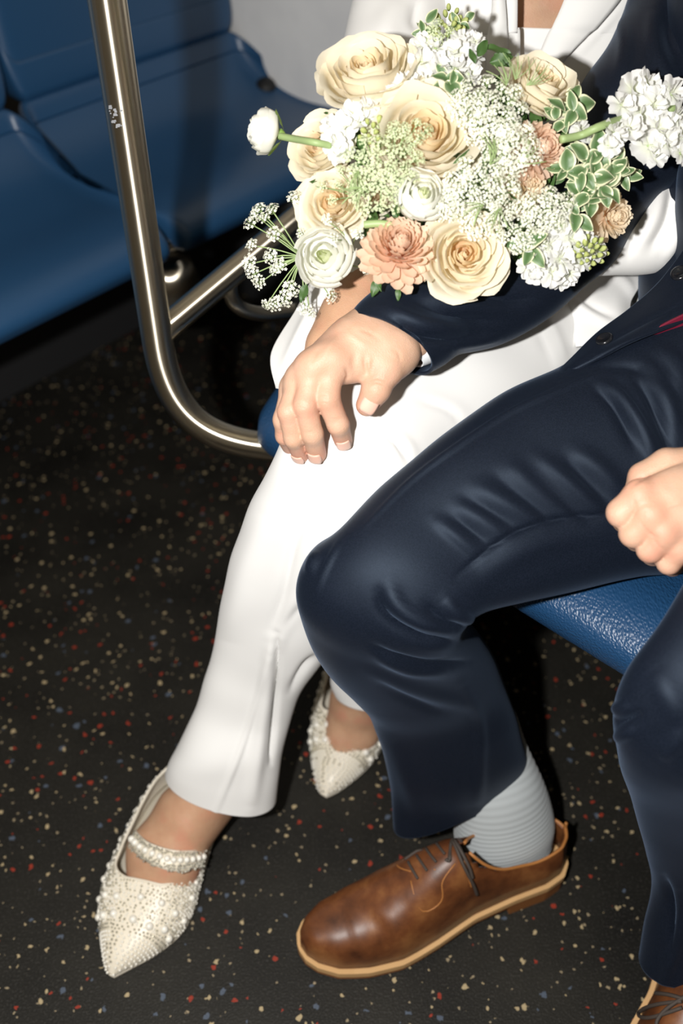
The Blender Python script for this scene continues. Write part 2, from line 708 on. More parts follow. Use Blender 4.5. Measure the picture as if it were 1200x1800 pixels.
M['rose'] = petal_mat('cream_rose_petal', (0.94, 0.87, 0.70), (0.90, 0.64, 0.33))
M['rose_in'] = petal_mat('apricot_rose_petal', (0.92, 0.79, 0.56), (0.88, 0.50, 0.20))
M['rose_guard'] = petal_mat('greenish_rose_petal', (0.84, 0.83, 0.60), (0.70, 0.74, 0.40))
M['ran'] = petal_mat('white_ranunculus_petal', (0.92, 0.92, 0.85), (0.80, 0.85, 0.56))
M['ran_in'] = petal_mat('green_ranunculus_petal', (0.84, 0.88, 0.62), (0.66, 0.76, 0.36))
M['mum'] = petal_mat('peach_chrysanthemum_petal', (0.88, 0.66, 0.50), (0.82, 0.46, 0.32))
M['mum_pale'] = petal_mat('pale_peach_petal', (0.90, 0.77, 0.58), (0.84, 0.58, 0.38))
M['stock'] = petal_mat('white_stock_petal', (0.93, 0.93, 0.91), (0.84, 0.88, 0.68))
M['budgreen'] = petal_mat('green_bud', (0.62, 0.68, 0.26), (0.30, 0.42, 0.13))
M['umbel'] = mat('lace_floret', (0.90, 0.90, 0.76), 0.7, spec=0.2)
M['umbel_g'] = mat('green_lace_floret', (0.66, 0.74, 0.46), 0.7, spec=0.2)
M['stem'] = mat('green_stem', (0.20, 0.33, 0.07), 0.5)
M['stem_thin'] = mat('pale_green_stem', (0.30, 0.40, 0.17), 0.5)
m = M['leaf'] = mat('variegated_leaf', (0.12, 0.2, 0.07), 0.45, spec=0.4)
a = nd(m, 'ShaderNodeAttribute', attribute_name='grow')
n = noise(m, 90, 3)
ad = nd(m, 'ShaderNodeMath', operation='MULTIPLY_ADD')
lk(m, n.outputs[0], ad.inputs[0]); ad.inputs[1].default_value = 0.35
lk(m, a.outputs['Fac'], ad.inputs[2])
r = ramp(m, ad.outputs[0], [(0.25, (0.07, 0.14, 0.045)), (0.72, (0.19, 0.265, 0.14)), (0.84, (0.70, 0.70, 0.46))])
lk(m, r.outputs[0], bsdf(m).inputs['Base Color'])
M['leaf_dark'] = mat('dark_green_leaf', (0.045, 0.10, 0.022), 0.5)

# ------------------------------------------------------------------ the carriage
Aq, Ap = unz(480, 780, 0.44), unz(1125, 1175, 0.44)
adir = nrm([Aq[0] - Ap[0], Aq[1] - Ap[1], 0])         # along the couple's bench, away from the lens
face = nrm([adir[1] * -1, adir[0], 0])
if face @ np.array([0, -1, 0]) < 0:
    face = -face                                      # the way the couple face
ORG = unz(950, 1055, 0.44); ORG[2] = 0
ZU = np.array([0, 0, 1.0])


def bp(al, pe, z):
    """along bench, in front of its edge, height"""
    return ORG + adir * al + face * pe + ZU * z


def box(name, o, ax, ay, az, mtl, parent=None, bevel=0.0):
    V = [np.array(o) + ax * i + ay * j + az * k for i in (0, 1) for j in (0, 1) for k in (0, 1)]
    F = [(0, 1, 3, 2), (4, 6, 7, 5), (0, 4, 5, 1), (2, 3, 7, 6), (0, 2, 6, 4), (1, 5, 7, 3)]
    if np.cross(ax, ay) @ az < 0:
        F = [f[::-1] for f in F]
    ob = mk(name, V, F, mtl, parent, smooth=False)
    if bevel:
        b = ob.modifiers.new('bevel', 'BEVEL'); b.width = bevel; b.segments = 3
    return ob


fl_o = box('floor', bp(-1.6, -0.80, -0.04), adir * 4.6, face * 3.2, ZU * 0.04, M['floor'])
tag(fl_o, kind='structure')
cw = unp(415, 50, dz(415, 50, 0.54)); cw[2] = 0
ce = unp(25, 185, dz(25, 185, 0.54)); ce[2] = 0
WALL = float((cw - ORG) @ face)
w_o = box('wall_back', bp(-1.6, WALL, 0), adir * 4.6, face * -0.05, ZU * 2.1, M['wall'])
tag(w_o, kind='structure')
b_o = box('added_dark_strip', bp(-1.6, WALL, 0), adir * 4.6, face * 0.012, ZU * 0.40, M['added_dark'])  # dark strip added along the wall foot to keep that space dark
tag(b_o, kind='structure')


def prof_solid(prof, a0, a1, org, along, out, n=24, round_end=0.02, bow=0.0):
    """sweep a closed (out, z) profile along a bench, ends slightly drawn in"""
    prof = np.array(prof, float)
    prof = catmull(np.vstack([prof[-1:], prof, prof[:2]]), len(prof) * 6)
    # drop doubled wrap
    c = prof.mean(0)
    ts = np.linspace(0, 1, n)
    ts = 0.5 - 0.5 * np.cos(np.pi * ts)
    V = []
    Ltot = a1 - a0
    for t in ts:
        s = t * Ltot
        e = min(s, Ltot - s)
        q = 0.0 if e >= round_end else 1 - math.sqrt(max(0, 1 - (1 - e / round_end) ** 2))
        p = c + (prof - c) * (1 - q * min(1, round_end * 1.6 / 0.08))
        for (u, z) in p:
            V.append(org + along * (a0 + s) + out * u + ZU * z)
    k = len(prof)
    F = grid_faces(n, k, True)
    V += [V[0] * 0 + np.mean(V[:k], axis=0), np.mean(V[(n - 1) * k:n * k], axis=0)]
    for j in range(k):
        F.append(((j + 1) % k, j, n * k))
        F.append(((n - 1) * k + j, (n - 1) * k + (j + 1) % k, n * k + 1))
    V = np.array(V)
    N = vnormals(V, F)
    if ((V - V.mean(0)) * N).sum() < 0:
        F = [f[::-1] for f in F]
    return V, F


# the bench the couple sit on
bench = empty('bench_seat', bp(0, -0.25, 0))
tag(bench, 'blue pebbled vinyl bench seat the couple sit on', 'bench')
seat_prof = [(-0.52, 0.475), (-0.35, 0.462), (-0.15, 0.458), (-0.05, 0.466), (-0.008, 0.452), (0.004, 0.43), (-0.008, 0.402), (-0.05, 0.392), (-0.3, 0.392), (-0.52, 0.40)]
V, F = prof_solid(seat_prof, -1.1, 0.425, bp(0, 0, 0), adir, face, 60, 0.06)
mk('seat_cushion', V, F, M['vinyl'], bench)
back_prof = [(-0.50, 0.47), (-0.50, 0.56), (-0.54, 0.75), (-0.57, 0.92), (-0.60, 0.95), (-0.66, 0.94), (-0.68, 0.75), (-0.66, 0.5), (-0.60, 0.44)]
V, F = prof_solid(back_prof, -1.1, 0.425, bp(0, 0, 0), adir, face, 60, 0.05)
mk('backrest', V, F, M['vinyl_b'], bench)
for a in (-0.9, 0.28):
    box('bench_support', bp(a, -0.48, 0), adir * 0.05, face * 0.30, ZU * 0.40, M['black'], bench, 0.006)

# the empty bench set across the carriage
bdir = nrm(ce - cw)
bout = -adir
bout = nrm(bout - bdir * (bout @ bdir))
SEATL = float(np.linalg.norm(ce - cw))
cross = empty('cross_bench', cw + bdir * SEATL * 0.8)
tag(cross, 'empty blue vinyl bench with contoured seats set across the carriage against grey wall', 'bench')
sp = [(0.002, 0.540), (0.018, 0.510), (0.05, 0.478), (0.10, 0.458), (0.18, 0.452), (0.27, 0.460), (0.325, 0.457), (0.352, 0.44), (0.352, 0.42), (0.325, 0.405), (0.2, 0.405), (0.03, 0.43), (-0.02, 0.48), (-0.02, 0.53)]
bk = [(0.006, 0.545), (-0.002, 0.60), (-0.02, 0.75), (-0.05, 0.92), (-0.075, 0.96), (-0.11, 0.94), (-0.10, 0.75), (-0.07, 0.56), (-0.03, 0.535)]
for i in range(3):
    V, F = prof_solid(sp, SEATL * i + 0.002, SEATL * (i + 1) - 0.002, cw, bdir, bout, 40, 0.022)
    mk('seat_cushion', V, F, M['vinyl_b'], cross)
    V, F = prof_solid(bk, SEATL * i + 0.003, SEATL * (i + 1) - 0.003, cw, bdir, bout, 40, 0.022)
    mk('backrest', V, F, M['vinyl_b'], cross)
box('added_dark_panel', cw + bdir * 0.003 - bout * 0.12, bdir * (SEATL * 3 - 0.01), bout * 0.03, ZU * 0.405, M['added_dark'], cross)  # dark panel added under the empty bench, standing in for shade there
# metal bracket, foot and bolt below it
g1 = unp(290, 428, 1.455); g2 = unp(366, 400, 1.475)
V, F = tube([g1, (g1 + g2) / 2, g2], 0.013, 12)
mk('bracket', V, F, M['steel'], cross)
lg = cw + bdir * (SEATL * 0.37) + bout * 0.30
V, F = tube([lg + ZU * 0.0, lg + ZU * 0.2, lg + ZU * 0.41], 0.028, 16)
mk('leg', V, F, M['black'], cross)
c0 = unp(302, 505, 1.56)
prof = [(0.0, 0.05), (0.02, 0.05), (0.035, 0.042), (0.042, 0.02), (0.044, 0.0), (0.036, -0.02), (0.036, -0.05), (0.0, -0.05)]
V = [c0 + np.array([r * math.cos(a), r * math.sin(a), z]) for r, z in prof for a in np.linspace(0, 2 * np.pi, 24, endpoint=False)]
mk('socket_cap', np.array(V), [f[::-1] for f in grid_faces(len(prof), 24, True)], M['steel'], cross)
# dark cap where the seat meets the wall panel
rw = ray(474, 152)
c1 = CAM + rw * (((cw - CAM) @ face) / (rw @ face)) + face * 0.008
V = []
for i in range(9):
    for j in range(16):
        a, b = math.pi * i / 8, 2 * math.pi * j / 16
        V.append(c1 + np.array([0.022 * math.sin(a) * math.cos(b), 0.022 * math.sin(a) * math.sin(b), 0.018 * math.cos(a)]))
mk('end_cap', np.array(V), grid_faces(9, 16, True), M['black'], cross)

# grab pole with its bend, sloping rail and loop
pole = empty('grab_pole', unz(285, 650, 0.0))
tag(pole, 'bent stainless steel grab pole with a sloping rail at the end of the bench', 'pole')
pb = unz(283, 640, 0.5)
PX, PY = pb[0], pb[1]


def onpole(py):
    """height on the vertical pole that shows at row py"""
    v = (py - 900) / FPX
    return H - PY * (SP + v * CP) / (CP - v * SP)


z1 = onpole(600)
end = unp(492, 787, dz(492, 787, 0.405))
pts = [np.array([PX, PY, z]) for z in np.linspace(1.15, z1, 24)]
bz0 = np.array([PX, PY, z1])
cp1 = np.array([PX, PY, z1 - 0.115]); cp2 = unp(385, 778, dz(385, 778, 0.405))
for t in np.linspace(0, 1, 28)[1:]:
    pts.append((1 - t) ** 3 * bz0 + 3 * (1 - t) ** 2 * t * cp1 + 3 * (1 - t) * t * t * cp2 + t ** 3 * end)
tail = nrm(end - cp2)
pts.append(end + tail * 0.02)
def steel_tube(name, pts, r, m, parent):
    V, F = tube(pts, r, m)
    o = mk(name, V, F, M['steel'], parent)
    uv = o.data.uv_layers.new(name='UVMap')
    n = len(pts)
    for p in o.data.polygons:
        for li in p.loop_indices:
            vi = o.data.loops[li].vertex_index
            j = vi % m
            u = j / m
            if j == 0 and any(o.data.loops[l].vertex_index % m == m - 1 for l in p.loop_indices):
                u = 1.0
            uv.data[li].uv = ((vi // m) / n, u)
    return o


steel_tube('upright', pts, 0.0165, 28, pole)
ra = np.array([PX, PY, onpole(590)])
# rail runs towards the wall in the plane of the bench end: meet the pixel ray with that plane


def on_end_plane(px, py, a=None):
    r = ray(px, py)
    P0 = np.array([PX, PY, 0])
    t = ((P0 - CAM) @ adir) / (r @ adir)
    return CAM + r * t


rb = on_end_plane(520, 385)
if (rb - ra) @ -face < 0.05:
    rb = ra - face * 0.45 + ZU * 0.05
rdir = nrm(rb - ra)
steel_tube('rail', [ra + rdir * s for s in np.linspace(0, np.linalg.norm(rb - ra) * 1.35, 12)], 0.0145, 24, pole)
lo_ = [unp(406, 488, proj(ra + rdir * np.linalg.norm(rb - ra) * 0.52)[2])]
l0 = lo_[0]
pts = catmull(np.array([l0, unp(404, 510, proj(l0)[2] + .005), unp(412, 532, proj(l0)[2] + .015), unp(432, 546, proj(l0)[2] + .03), unp(470, 552, proj(l0)[2] + .05), unp(520, 545, proj(l0)[2] + .07)]), 24)
V, F = tube(pts, 0.0085, 16)
mk('loop', V, F, M['steel'], pole)
# worn patch on the pole
V, F = [], []
for k in range(20):
    zc = onpole(176 + rng.uniform(0, 40))
    a = -math.pi / 2 - 0.25 + rng.uniform(-0.35, 0.35)
    s = rng.uniform(0.0007, 0.0022)
    b = len(V)
    for (da, dzz) in ((-s, -s * .6), (s, -s * .3), (s * .8, s), (-s * .7, s * .6)):
        aa = a + da / 0.0168
        V.append(np.array([PX + 0.0168 * math.cos(aa), PY + 0.0168 * math.sin(aa), zc + dzz]))
    F.append((b, b + 1, b + 2, b + 3))
o = mk('scuff_marks', np.array(V), F, M['scuff'], pole, smooth=False)
tag(o, kind='stuff')

# ------------------------------------------------------------------ the two people
def body_chain(C, hw, k, f=0.55, rmax=0.075, step=10):
    """capsules down the middle of a sleeve or trouser leg"""
    out = []
    idx = list(range(0, len(C), step))
    for a, b in zip(idx[:-1], idx[1:]):
        out.append((C[a], C[b], min(rmax, hw[a] * f), min(rmax, hw[b] * f)))
    return out


def head_caps(neck, up, fwd):
    """neck, skull, jaw, nose and ears as capsules"""
    side = nrm(np.cross(up, fwd))
    c = neck + up * 0.20
    return [(neck - up * 0.06, neck + up * 0.10, 0.062, 0.055),
            (c - fwd * 0.03, c + fwd * 0.02, 0.088, 0.085),
            (c + up * 0.03 - fwd * 0.02, c + up * 0.035 + fwd * 0.015, 0.085, 0.08),
            (c - up * 0.06 + fwd * 0.03, c - up * 0.095 + fwd * 0.065, 0.058, 0.026),
            (c + fwd * 0.092 + up * 0.0, c + fwd * 0.108 - up * 0.04, 0.008, 0.014),
            (c + side * 0.088 - up * 0.035, c + side * 0.094 + up * 0.005, 0.008, 0.015),
            (c - side * 0.088 - up * 0.035, c - side * 0.094 + up * 0.005, 0.008, 0.015)]


def nail(tip, prev, r, parent, dirn, name='fingernail', w=0.72, ln=0.95, off=-0.22):
    """curved nail plate lying on the back of a fingertip"""
    ax = nrm(np.array(tip) - np.array(prev))
    n = nrm(dirn - ax * (dirn @ ax))
    s = np.cross(ax, n)
    V = []
    nu, nv = 7, 7
    for i in range(nu):
        for j in range(nv):
            a = -1 + 2 * i / (nu - 1)
            b = -1 + 2 * j / (nv - 1)
            k = math.sqrt(max(0.0, 1 - 0.5 * b * b)) if b > 0 else math.sqrt(max(0.0, 1 - 0.35 * b * b))
            ang = a * 0.8 * k
            rr_ = r * (1.02 if j < nv - 1 else 1.03)
            lon = (b * 0.58 + off) * r * 1.45 * ln
            fall = math.sqrt(max(0.2, 1 - (max(0.0, lon) / r) ** 2))
            P = np.array(tip) + ax * lon + (n * math.cos(ang) * fall + s * math.sin(ang) * (w / 0.72)) * rr_
            V.append(P)
    F = grid_faces(nu, nv)
    N = vnormals(V, F)
    if (N @ n).sum() < 0:
        F = [f[::-1] for f in F]
    o = mk(name, np.array(V), F, M['nail'], parent)
    solid(o, 0.0008, 1)
    return o


# ---- her -----------------------------------------------------------------
her = empty('person', bp(0.2, -0.2, 0))
tag(her, 'seated person in a white trouser suit and pearl-covered pointed shoes holding a bouquet', 'person')

# right trouser leg (the one that shows)
leg_rings = [
    (985, 395, 1150, 650, 0.545), (900, 430, 1040, 705, 0.555), (760, 505, 900, 785, 0.56),
    (650, 575, 790, 840, 0.56), (565, 640, 735, 890, 0.555), (515, 700, 705, 930, 0.545), (499, 770, 688, 965, 0.525),
    (474, 828, 672, 995, 0.495), (442, 890, 655, 1030, 0.455), (415, 960, 632, 1070, 0.405), (398, 1030, 605, 1112, 0.355),
    (384, 1100, 572, 1152, 0.305), (368, 1170, 536, 1198, 0.255), (346, 1240, 512, 1250, 0.205), (318, 1305, 496, 1312, 0.160, 0.7, 0.62),
    (302, 1338, 486, 1366, 0.130, 0.62, 0.6), (296, 1355, 482, 1410, 0.104, 0.60, 0.6)]
st = [([(676, 765), (700, 785), (716, 812)], 4, -0.003), ([(690, 758), (715, 780), (730, 805)], 8, 0.0015),
      ([(735, 705), (785, 720), (812, 748)], 5, -0.0018), ([(740, 695), (795, 712), (825, 740)], 10, 0.001),
      ([(660, 800), (672, 830), (676, 850)], 5, -0.0015), ([(700, 742), (640, 750), (600, 800)], 26, 0.002),
      ([(640, 640), (700, 660), (760, 650)], 14, 0.003), ([(880, 585), (940, 560), (975, 600), (985, 650)], 7, 0.005),
      ([(895, 600), (950, 575), (970, 620)], 9, -0.003),
      ([(553, 880), (520, 950), (497, 1050), (480, 1105)], 9, -0.004), ([(470, 900), (430, 1010), (400, 1130)], 22, 0.004),
      ([(600, 1000), (540, 1050), (505, 1090), (489, 1120)], 9, -0.006), ([(588, 1010), (530, 1055), (498, 1100), (482, 1150)], 12, 0.006),
      ([(488, 1110), (486, 1180), (480, 1260), (474, 1340)], 5, -0.012), ([(478, 1120), (470, 1200), (455, 1300), (440, 1420)], 12, 0.007),
      ([(560, 1150), (535, 1170), (508, 1215)], 7, -0.006), ([(478, 1140), (455, 1215), (425, 1310), (371, 1445)], 4.5, 0.0032),
      ([(600, 700), (560, 790), (520, 880)], 30, 0.003)]
V, F, Cw1, hw1 = loft(leg_rings, 'z', 230, 180, 0.62, 0.62, 2.1, 10, strokes=st, wobble=0.0012, ws=26)
her_leg = (V, F)
trw = mk('trousers', V, F, M['white_cloth'], her)
bvh_wleg = bvh_of(V, F)
solid(trw, 0.0016, 1)
# left leg, mostly hidden behind his knee
leg2 = [(1080, 480, 1200, 680, 0.52), (960, 600, 1080, 790, 0.51), (860, 700, 980, 880, 0.51), (800, 770, 930, 920, 0.50), (740, 830, 890, 960, 0.475), (700, 900, 840, 990, 0.43),
        (668, 980, 795, 1030, 0.37), (640, 1050, 755, 1080, 0.30), (612, 1110, 718, 1128, 0.235), (592, 1160, 694, 1178, 0.18), (584, 1195, 684, 1214, 0.142), (590, 1216, 684, 1236, 0.122)]
V, F, Cw2, hw2 = loft(leg2, 'z', 110, 72, 0.62, 0.62, 2.1, 8, wobble=0.001)
o = mk('trouser_leg', V, F, M['white_cloth'], her)
solid(o, 0.0016, 1)

# blazer: back and fronts with an open V, rings go down the torso
tor = [(740, -330, 1170, -330, 1.00), (715, -230, 1185, -230, 1.0), (690, -120, 1195, -120, 1.01), (695, 0, 1190, 0, 1.03), (705, 60, 1185, 60, 1.045), (712, 120, 1180, 120, 1.055),
       (720, 180, 1175, 180, 1.07), (730, 300, 1165, 300, 1.09), (735, 400, 1158, 400, 1.105), (738, 480, 1150, 480, 1.11), (760, 560, 1128, 535, 1.10)]
# front edges in pixels -> angles on each ring
le = [860, 868, 880, 890, 893, 895, 897, 900, 890, 880, 870]
re = [1090, 1070, 1035, 985, 960, 938, 915, 895, 885, 878, 868]


def ang(r, x):
    cx, hwx = (r[0] + r[2]) / 2, (r[2] - r[0]) / 2
    return math.acos(max(-0.99, min(0.99, (x - cx) / hwx)))


t0 = [ang(r, x) for r, x in zip(tor, le)]
t1 = [2 * math.pi + ang(r, x) for r, x in zip(tor, re)]
st = [([(1085, 0), (1035, 55), (985, 108)], 4, -0.003), ([(1095, 5), (1045, 60), (995, 112)], 5, 0.0025),
      ([(660, 0), (655, 60), (660, 120)], 20, 0.004), ([(740, 0), (730, 30), (735, 60)], 10, -0.004)]
V, F, Ct, hwt = loft(tor, 'd', 150, 200, 0.68, 0.62, 2.2, 8, theta=(t0, t1), strokes=st, wobble=0.0015, ws=20)
blz = mk('blazer', V, F, M['white_cloth'], her)
solid(blz, 0.003, 1)
# lapels lying on the fronts
Vc, Fc, _, _ = loft(tor, 'd', 90, 120, 0.68, 0.62, 2.2, 8)
bv = bvh_of(Vc, Fc)


def on(b, px, py, off):
    return hit(b, px, py, off)[0]


def lapel(poly_l, poly_r, lift, name='lapel'):
    n, k = 24, 10
    A_, B_ = catmull(np.array(poly_l, float), n), catmull(np.array(poly_r, float), n)
    V = []
    for i in range(n):
        for j in range(k):
            t = j / (k - 1)
            p = A_[i] * (1 - t) + B_[i] * t
            V.append(on(bv, p[0], p[1], lift + 0.004 * math.sin(math.pi * (1 - t)) ** 1))
    F = grid_faces(n, k)
    N = vnormals(V, F)
    if (N * (CAM - np.array(V))).sum() < 0:
        F = [f[::-1] for f in F]
    o = mk(name, np.array(V), F, M['white_cloth'], blz)
    solid(o, 0.003, 1)
    return o


lapel([(1008, -60), (987, 5), (962, 60), (935, 125), (905, 190)], [(1120, -60), (1078, 5), (1030, 60), (985, 108), (930, 190)], 0.006)
lapel([(868, -60), (870, 5), (862, 60), (858, 110), (870, 190)], [(878, -60), (885, 5), (890, 60), (892, 120), (895, 190)], 0.005)
# camisole under the blazer
cam_r = [(752, 38, 1150, 52, 1.05), (745, 80, 1150, 90, 1.06), (750, 160, 1145, 160, 1.075), (755, 260, 1140, 260, 1.09), (765, 360, 1130, 360, 1.10)]
V, F, _, _ = loft(cam_r, 'd', 60, 90, 0.66, 0.52, 2.2, 8)
o = mk('camisole', V, F, M['silk'], her)
solid(o, 0.0015, 1)

# her right sleeve
slr = [(655, -170, 830, -100, 1.0), (640, -60, 800, -30, 0.985), (612, 40, 770, 90, 0.97), (600, 120, 750, 170, 0.955), (602, 230, 735, 270, 0.945), (606, 330, 725, 350, 0.935), (600, 420, 700, 425, 0.91), (590, 470, 682, 478, 0.893), (582, 496, 672, 500, 0.888)]
V, F, Cs1, hs1 = loft(slr, 'd', 110, 72, 0.75, 0.75, 2.0, 8, strokes=[([(735, 0), (728, 30), (730, 55)], 10, -0.006), ([(700, 0), (680, 50), (690, 90)], 20, 0.004)], wobble=0.0015, ws=25)
o = mk('sleeve', V, F, M['white_cloth'], blz)
solid(o, 0.002, 1)
# her left sleeve, looped through his arm
sll = [(1150, -100, 1330, -40, 1.06), (1180, 20, 1360, 60, 1.05), (1210, 150, 1390, 180, 1.03), (1240, 250, 1400, 330, 1.0), (1250, 270, 1330, 470, 0.965), (1198, 288, 1215, 462, 0.94), (1130, 318, 1145, 478, 0.925), (1065, 355, 1080, 478, 0.915), (1000, 390, 1010, 480, 0.905), (950, 410, 955, 480, 0.90)]
st = [([(1180, 330), (1170, 390), (1140, 440)], 9, -0.006), ([(1165, 320), (1150, 380), (1120, 430)], 9, 0.005), ([(1130, 350), (1120, 400), (1100, 450)], 8, -0.005), ([(1195, 380), (1185, 420), (1165, 455)], 8, 0.004),
      ([(1110, 350), (1095, 400), (1080, 440)], 9, 0.004)]
V, F, Cs2, hs2 = loft(sll, 'd', 150, 90, 0.75, 0.75, 2.0, 8, strokes=st, wobble=0.002, ws=25)
o = mk('sleeve', V, F, M['white_cloth'], blz)
solid(o, 0.002, 1)
# pointed front corner of the blazer hanging beside her thigh
V, F = sheet([[(618, 478, 0.895), (630, 488, 0.885), (640, 500, 0.88)],
              [(560, 482, 0.905), (585, 505, 0.885), (610, 525, 0.88)],
              [(520, 548, 0.91), (548, 560, 0.885), (574, 570, 0.882)],
              [(478, 622, 0.905), (512, 628, 0.885), (532, 632, 0.884)],
              [(487, 683, 0.89), (492, 684, 0.885), (497, 682, 0.885)]], 40, 24)
V = folds(V, F, [([(570, 510), (540, 570), (500, 650)], 10, 0.004), ([(590, 510), (560, 560), (530, 620)], 8, -0.003)])
o = mk('blazer_hem', V, F, M['white_cloth'], blz)
solid(o, 0.003, 0)
# blazer skirt lying on her lap
V, F = sheet([[(950, 455, 1.03), (1020, 455, 1.02), (1080, 455, 1.02), (1140, 462, 1.03)],
              [(952, 490, 1.005), (1020, 490, 0.995), (1080, 488, 0.995), (1132, 490, 1.0)],
              [(962, 530, 0.985), (1020, 528, 0.975), (1078, 525, 0.975), (1108, 528, 0.985)],
              [(1000, 568, 0.975), (1040, 562, 0.968), (1085, 560, 0.965), (1106, 560, 0.975)],
              [(1012, 610, 0.965), (1040, 605, 0.96), (1080, 590, 0.955), (1100, 580, 0.962)]], 36, 36)
V = folds(V, F, [([(985, 495), (1040, 540), (1080, 560)], 8, -0.003), ([(975, 505), (1030, 548), (1075, 570)], 8, 0.004), ([(1060, 470), (1100, 500), (1110, 520)], 8, 0.003)])
o = mk('blazer_skirt', V, F, M['white_cloth'], blz)
solid(o, 0.003, 0)

# her body: torso, head, limbs under the cloth, hands and feet
tc = [unp((r[0] + r[2]) / 2, (r[1] + r[3]) / 2, r[4] + 0.0) for r in tor]
fwdw = nrm(face + 0.0 * ZU)
torso = []
for a, b in zip(tc[:-1], tc[1:]):
    for s in (-0.065, 0, 0.05):
        torso.append((a + RIGHT * s, b + RIGHT * s, 0.048, 0.048))
neck = tc[0] + ZU * 0.05
torso += head_caps(neck, ZU, nrm(face + np.array([0.3, -0.1, 0])))
torso += [(tc[0] + RIGHT * -0.08, Cs1[0], 0.06, 0.045), (tc[0] + RIGHT * 0.08, Cs2[0], 0.06, 0.045)]
torso += [(tc[-1], Cw1[0], 0.045, 0.045), (tc[-1], Cw2[0], 0.045, 0.04)]
torso += body_chain(Cw1[:200], hw1, 0, 0.42) + body_chain(Cw2[:96], hw2, 0, 0.42) + body_chain(Cs1, hs1, 0, 0.45, 0.03) + body_chain(Cs2, hs2, 0, 0.42, 0.028)
Vb, Fb = sdf_mesh([], torso, 0.0075, kp=0.02, relax=2)
# decolletage seen in the V
bodies = [(Vb, Fb)]
V, F, _, _ = loft([(760, -150, 1130, -150, 1.02), (752, -60, 1140, -60, 1.03), (755, 10, 1145, 14, 1.045), (765, 60, 1140, 70, 1.055), (775, 110, 1130, 115, 1.065)], 'd', 40, 72, 0.575, 0.45, 2.2, 6)
bodies.append((V, F))


def PJ(px, py, z=None, d=None):
    return unp(px, py, dz(px, py, z) if d is None else d)


# right hand resting on her own knee, under his
wr = unp(636, 512, 0.887)
hand = [(unp(645, 430, 0.912), wr, 0.021, 0.019), (wr, unp(612, 555, 0.882), 0.019, 0.0195), (unp(610, 550, 0.882), unp(585, 600, 0.872), 0.0195, 0.018),
        (unp(622, 550, 0.882), unp(600, 605, 0.874), 0.017, 0.016), (unp(606, 552, 0.882), unp(572, 606, 0.874), 0.016, 0.015)]
fg = []
for (a, b, c) in (((598, 612), (582, 660), (574, 700)), ((584, 616), (564, 668), (557, 705)), ((570, 618), (548, 668), (541, 702)), ((560, 612), (537, 655), (528, 690))):
    fg.append([(unp(*a, 0.870), unp(*b, 0.874), 0.0092, 0.0082), (unp(*b, 0.874), unp(*c, 0.887), 0.0082, 0.007)])
fg.append([(unp(620, 570, 0.874), unp(620, 610, 0.870), 0.0105, 0.0095), (unp(620, 610, 0.870), unp(610, 645, 0.872), 0.0095, 0.0085)])
bodies.append(sdf_mesh(fg, hand, 0.002, k=0.008, kp=0.014))
# left hand closed round the stems under the flowers
wl = unp(990, 440, 0.905)
hand = [(unp(1040, 430, 0.91), wl, 0.026, 0.024), (wl, unp(930, 455, 0.895), 0.024, 0.024), (wl, unp(935, 435, 0.90), 0.022, 0.022)]
fg = []
for k in range(4):
    y0 = 425 + 17 * k
    fg.append([(unp(935, y0, 0.885), unp(905, y0 + 4, 0.872), 0.0095, 0.009), (unp(905, y0 + 4, 0.872), unp(880, y0 + 3, 0.878), 0.009, 0.0085), (unp(880, y0 + 3, 0.878), unp(872, y0, 0.893), 0.0085, 0.0075)])
fg.append([(unp(950, 420, 0.905), unp(920, 405, 0.915), 0.012, 0.0105), (unp(920, 405, 0.915), unp(892, 408, 0.918), 0.0105, 0.009)])
bodies.append(sdf_mesh(fg, hand, 0.002, k=0.008, kp=0.014))
# feet
foot = [(unz(428, 1262, 0.182), unz(374, 1385, 0.105), 0.022, 0.026), (unz(374, 1385, 0.105), unz(332, 1436, 0.080), 0.026, 0.028), (unz(345, 1425, 0.075), unz(308, 1500, 0.050), 0.030, 0.028), (unz(318, 1425, 0.072), unz(268, 1498, 0.044), 0.028, 0.026),
        (unz(305, 1500, 0.046), unz(284, 1580, 0.022), 0.027, 0.018), (unz(268, 1498, 0.042), unz(246, 1565, 0.022), 0.026, 0.017), (unz(318, 1505, 0.038), unz(312, 1565, 0.023), 0.021, 0.015),
        (unz(385, 1395, 0.075), unz(350, 1440, 0.055), 0.027, 0.026), (unz(268, 1590, 0.018), unz(222, 1660, 0.012), 0.014, 0.006)]
bodies.append(sdf_mesh([], foot, 0.003, kp=0.02))
foot = [(unz(650, 1140, 0.2), unz(643, 1195, 0.12), 0.027, 0.028), (unz(643, 1195, 0.12), unz(628, 1240, 0.075), 0.028, 0.029), (unz(640, 1225, 0.065), unz(634, 1290, 0.034), 0.029, 0.024), (unz(618, 1232, 0.062), unz(602, 1290, 0.034), 0.027, 0.022),
        (unz(612, 1285, 0.030), unz(588, 1350, 0.014), 0.024, 0.009)]
bodies.append(sdf_mesh([], foot, 0.003, kp=0.02))
V, F = join(bodies)
hb = mk('body', V, F, M['skin_w'], her)
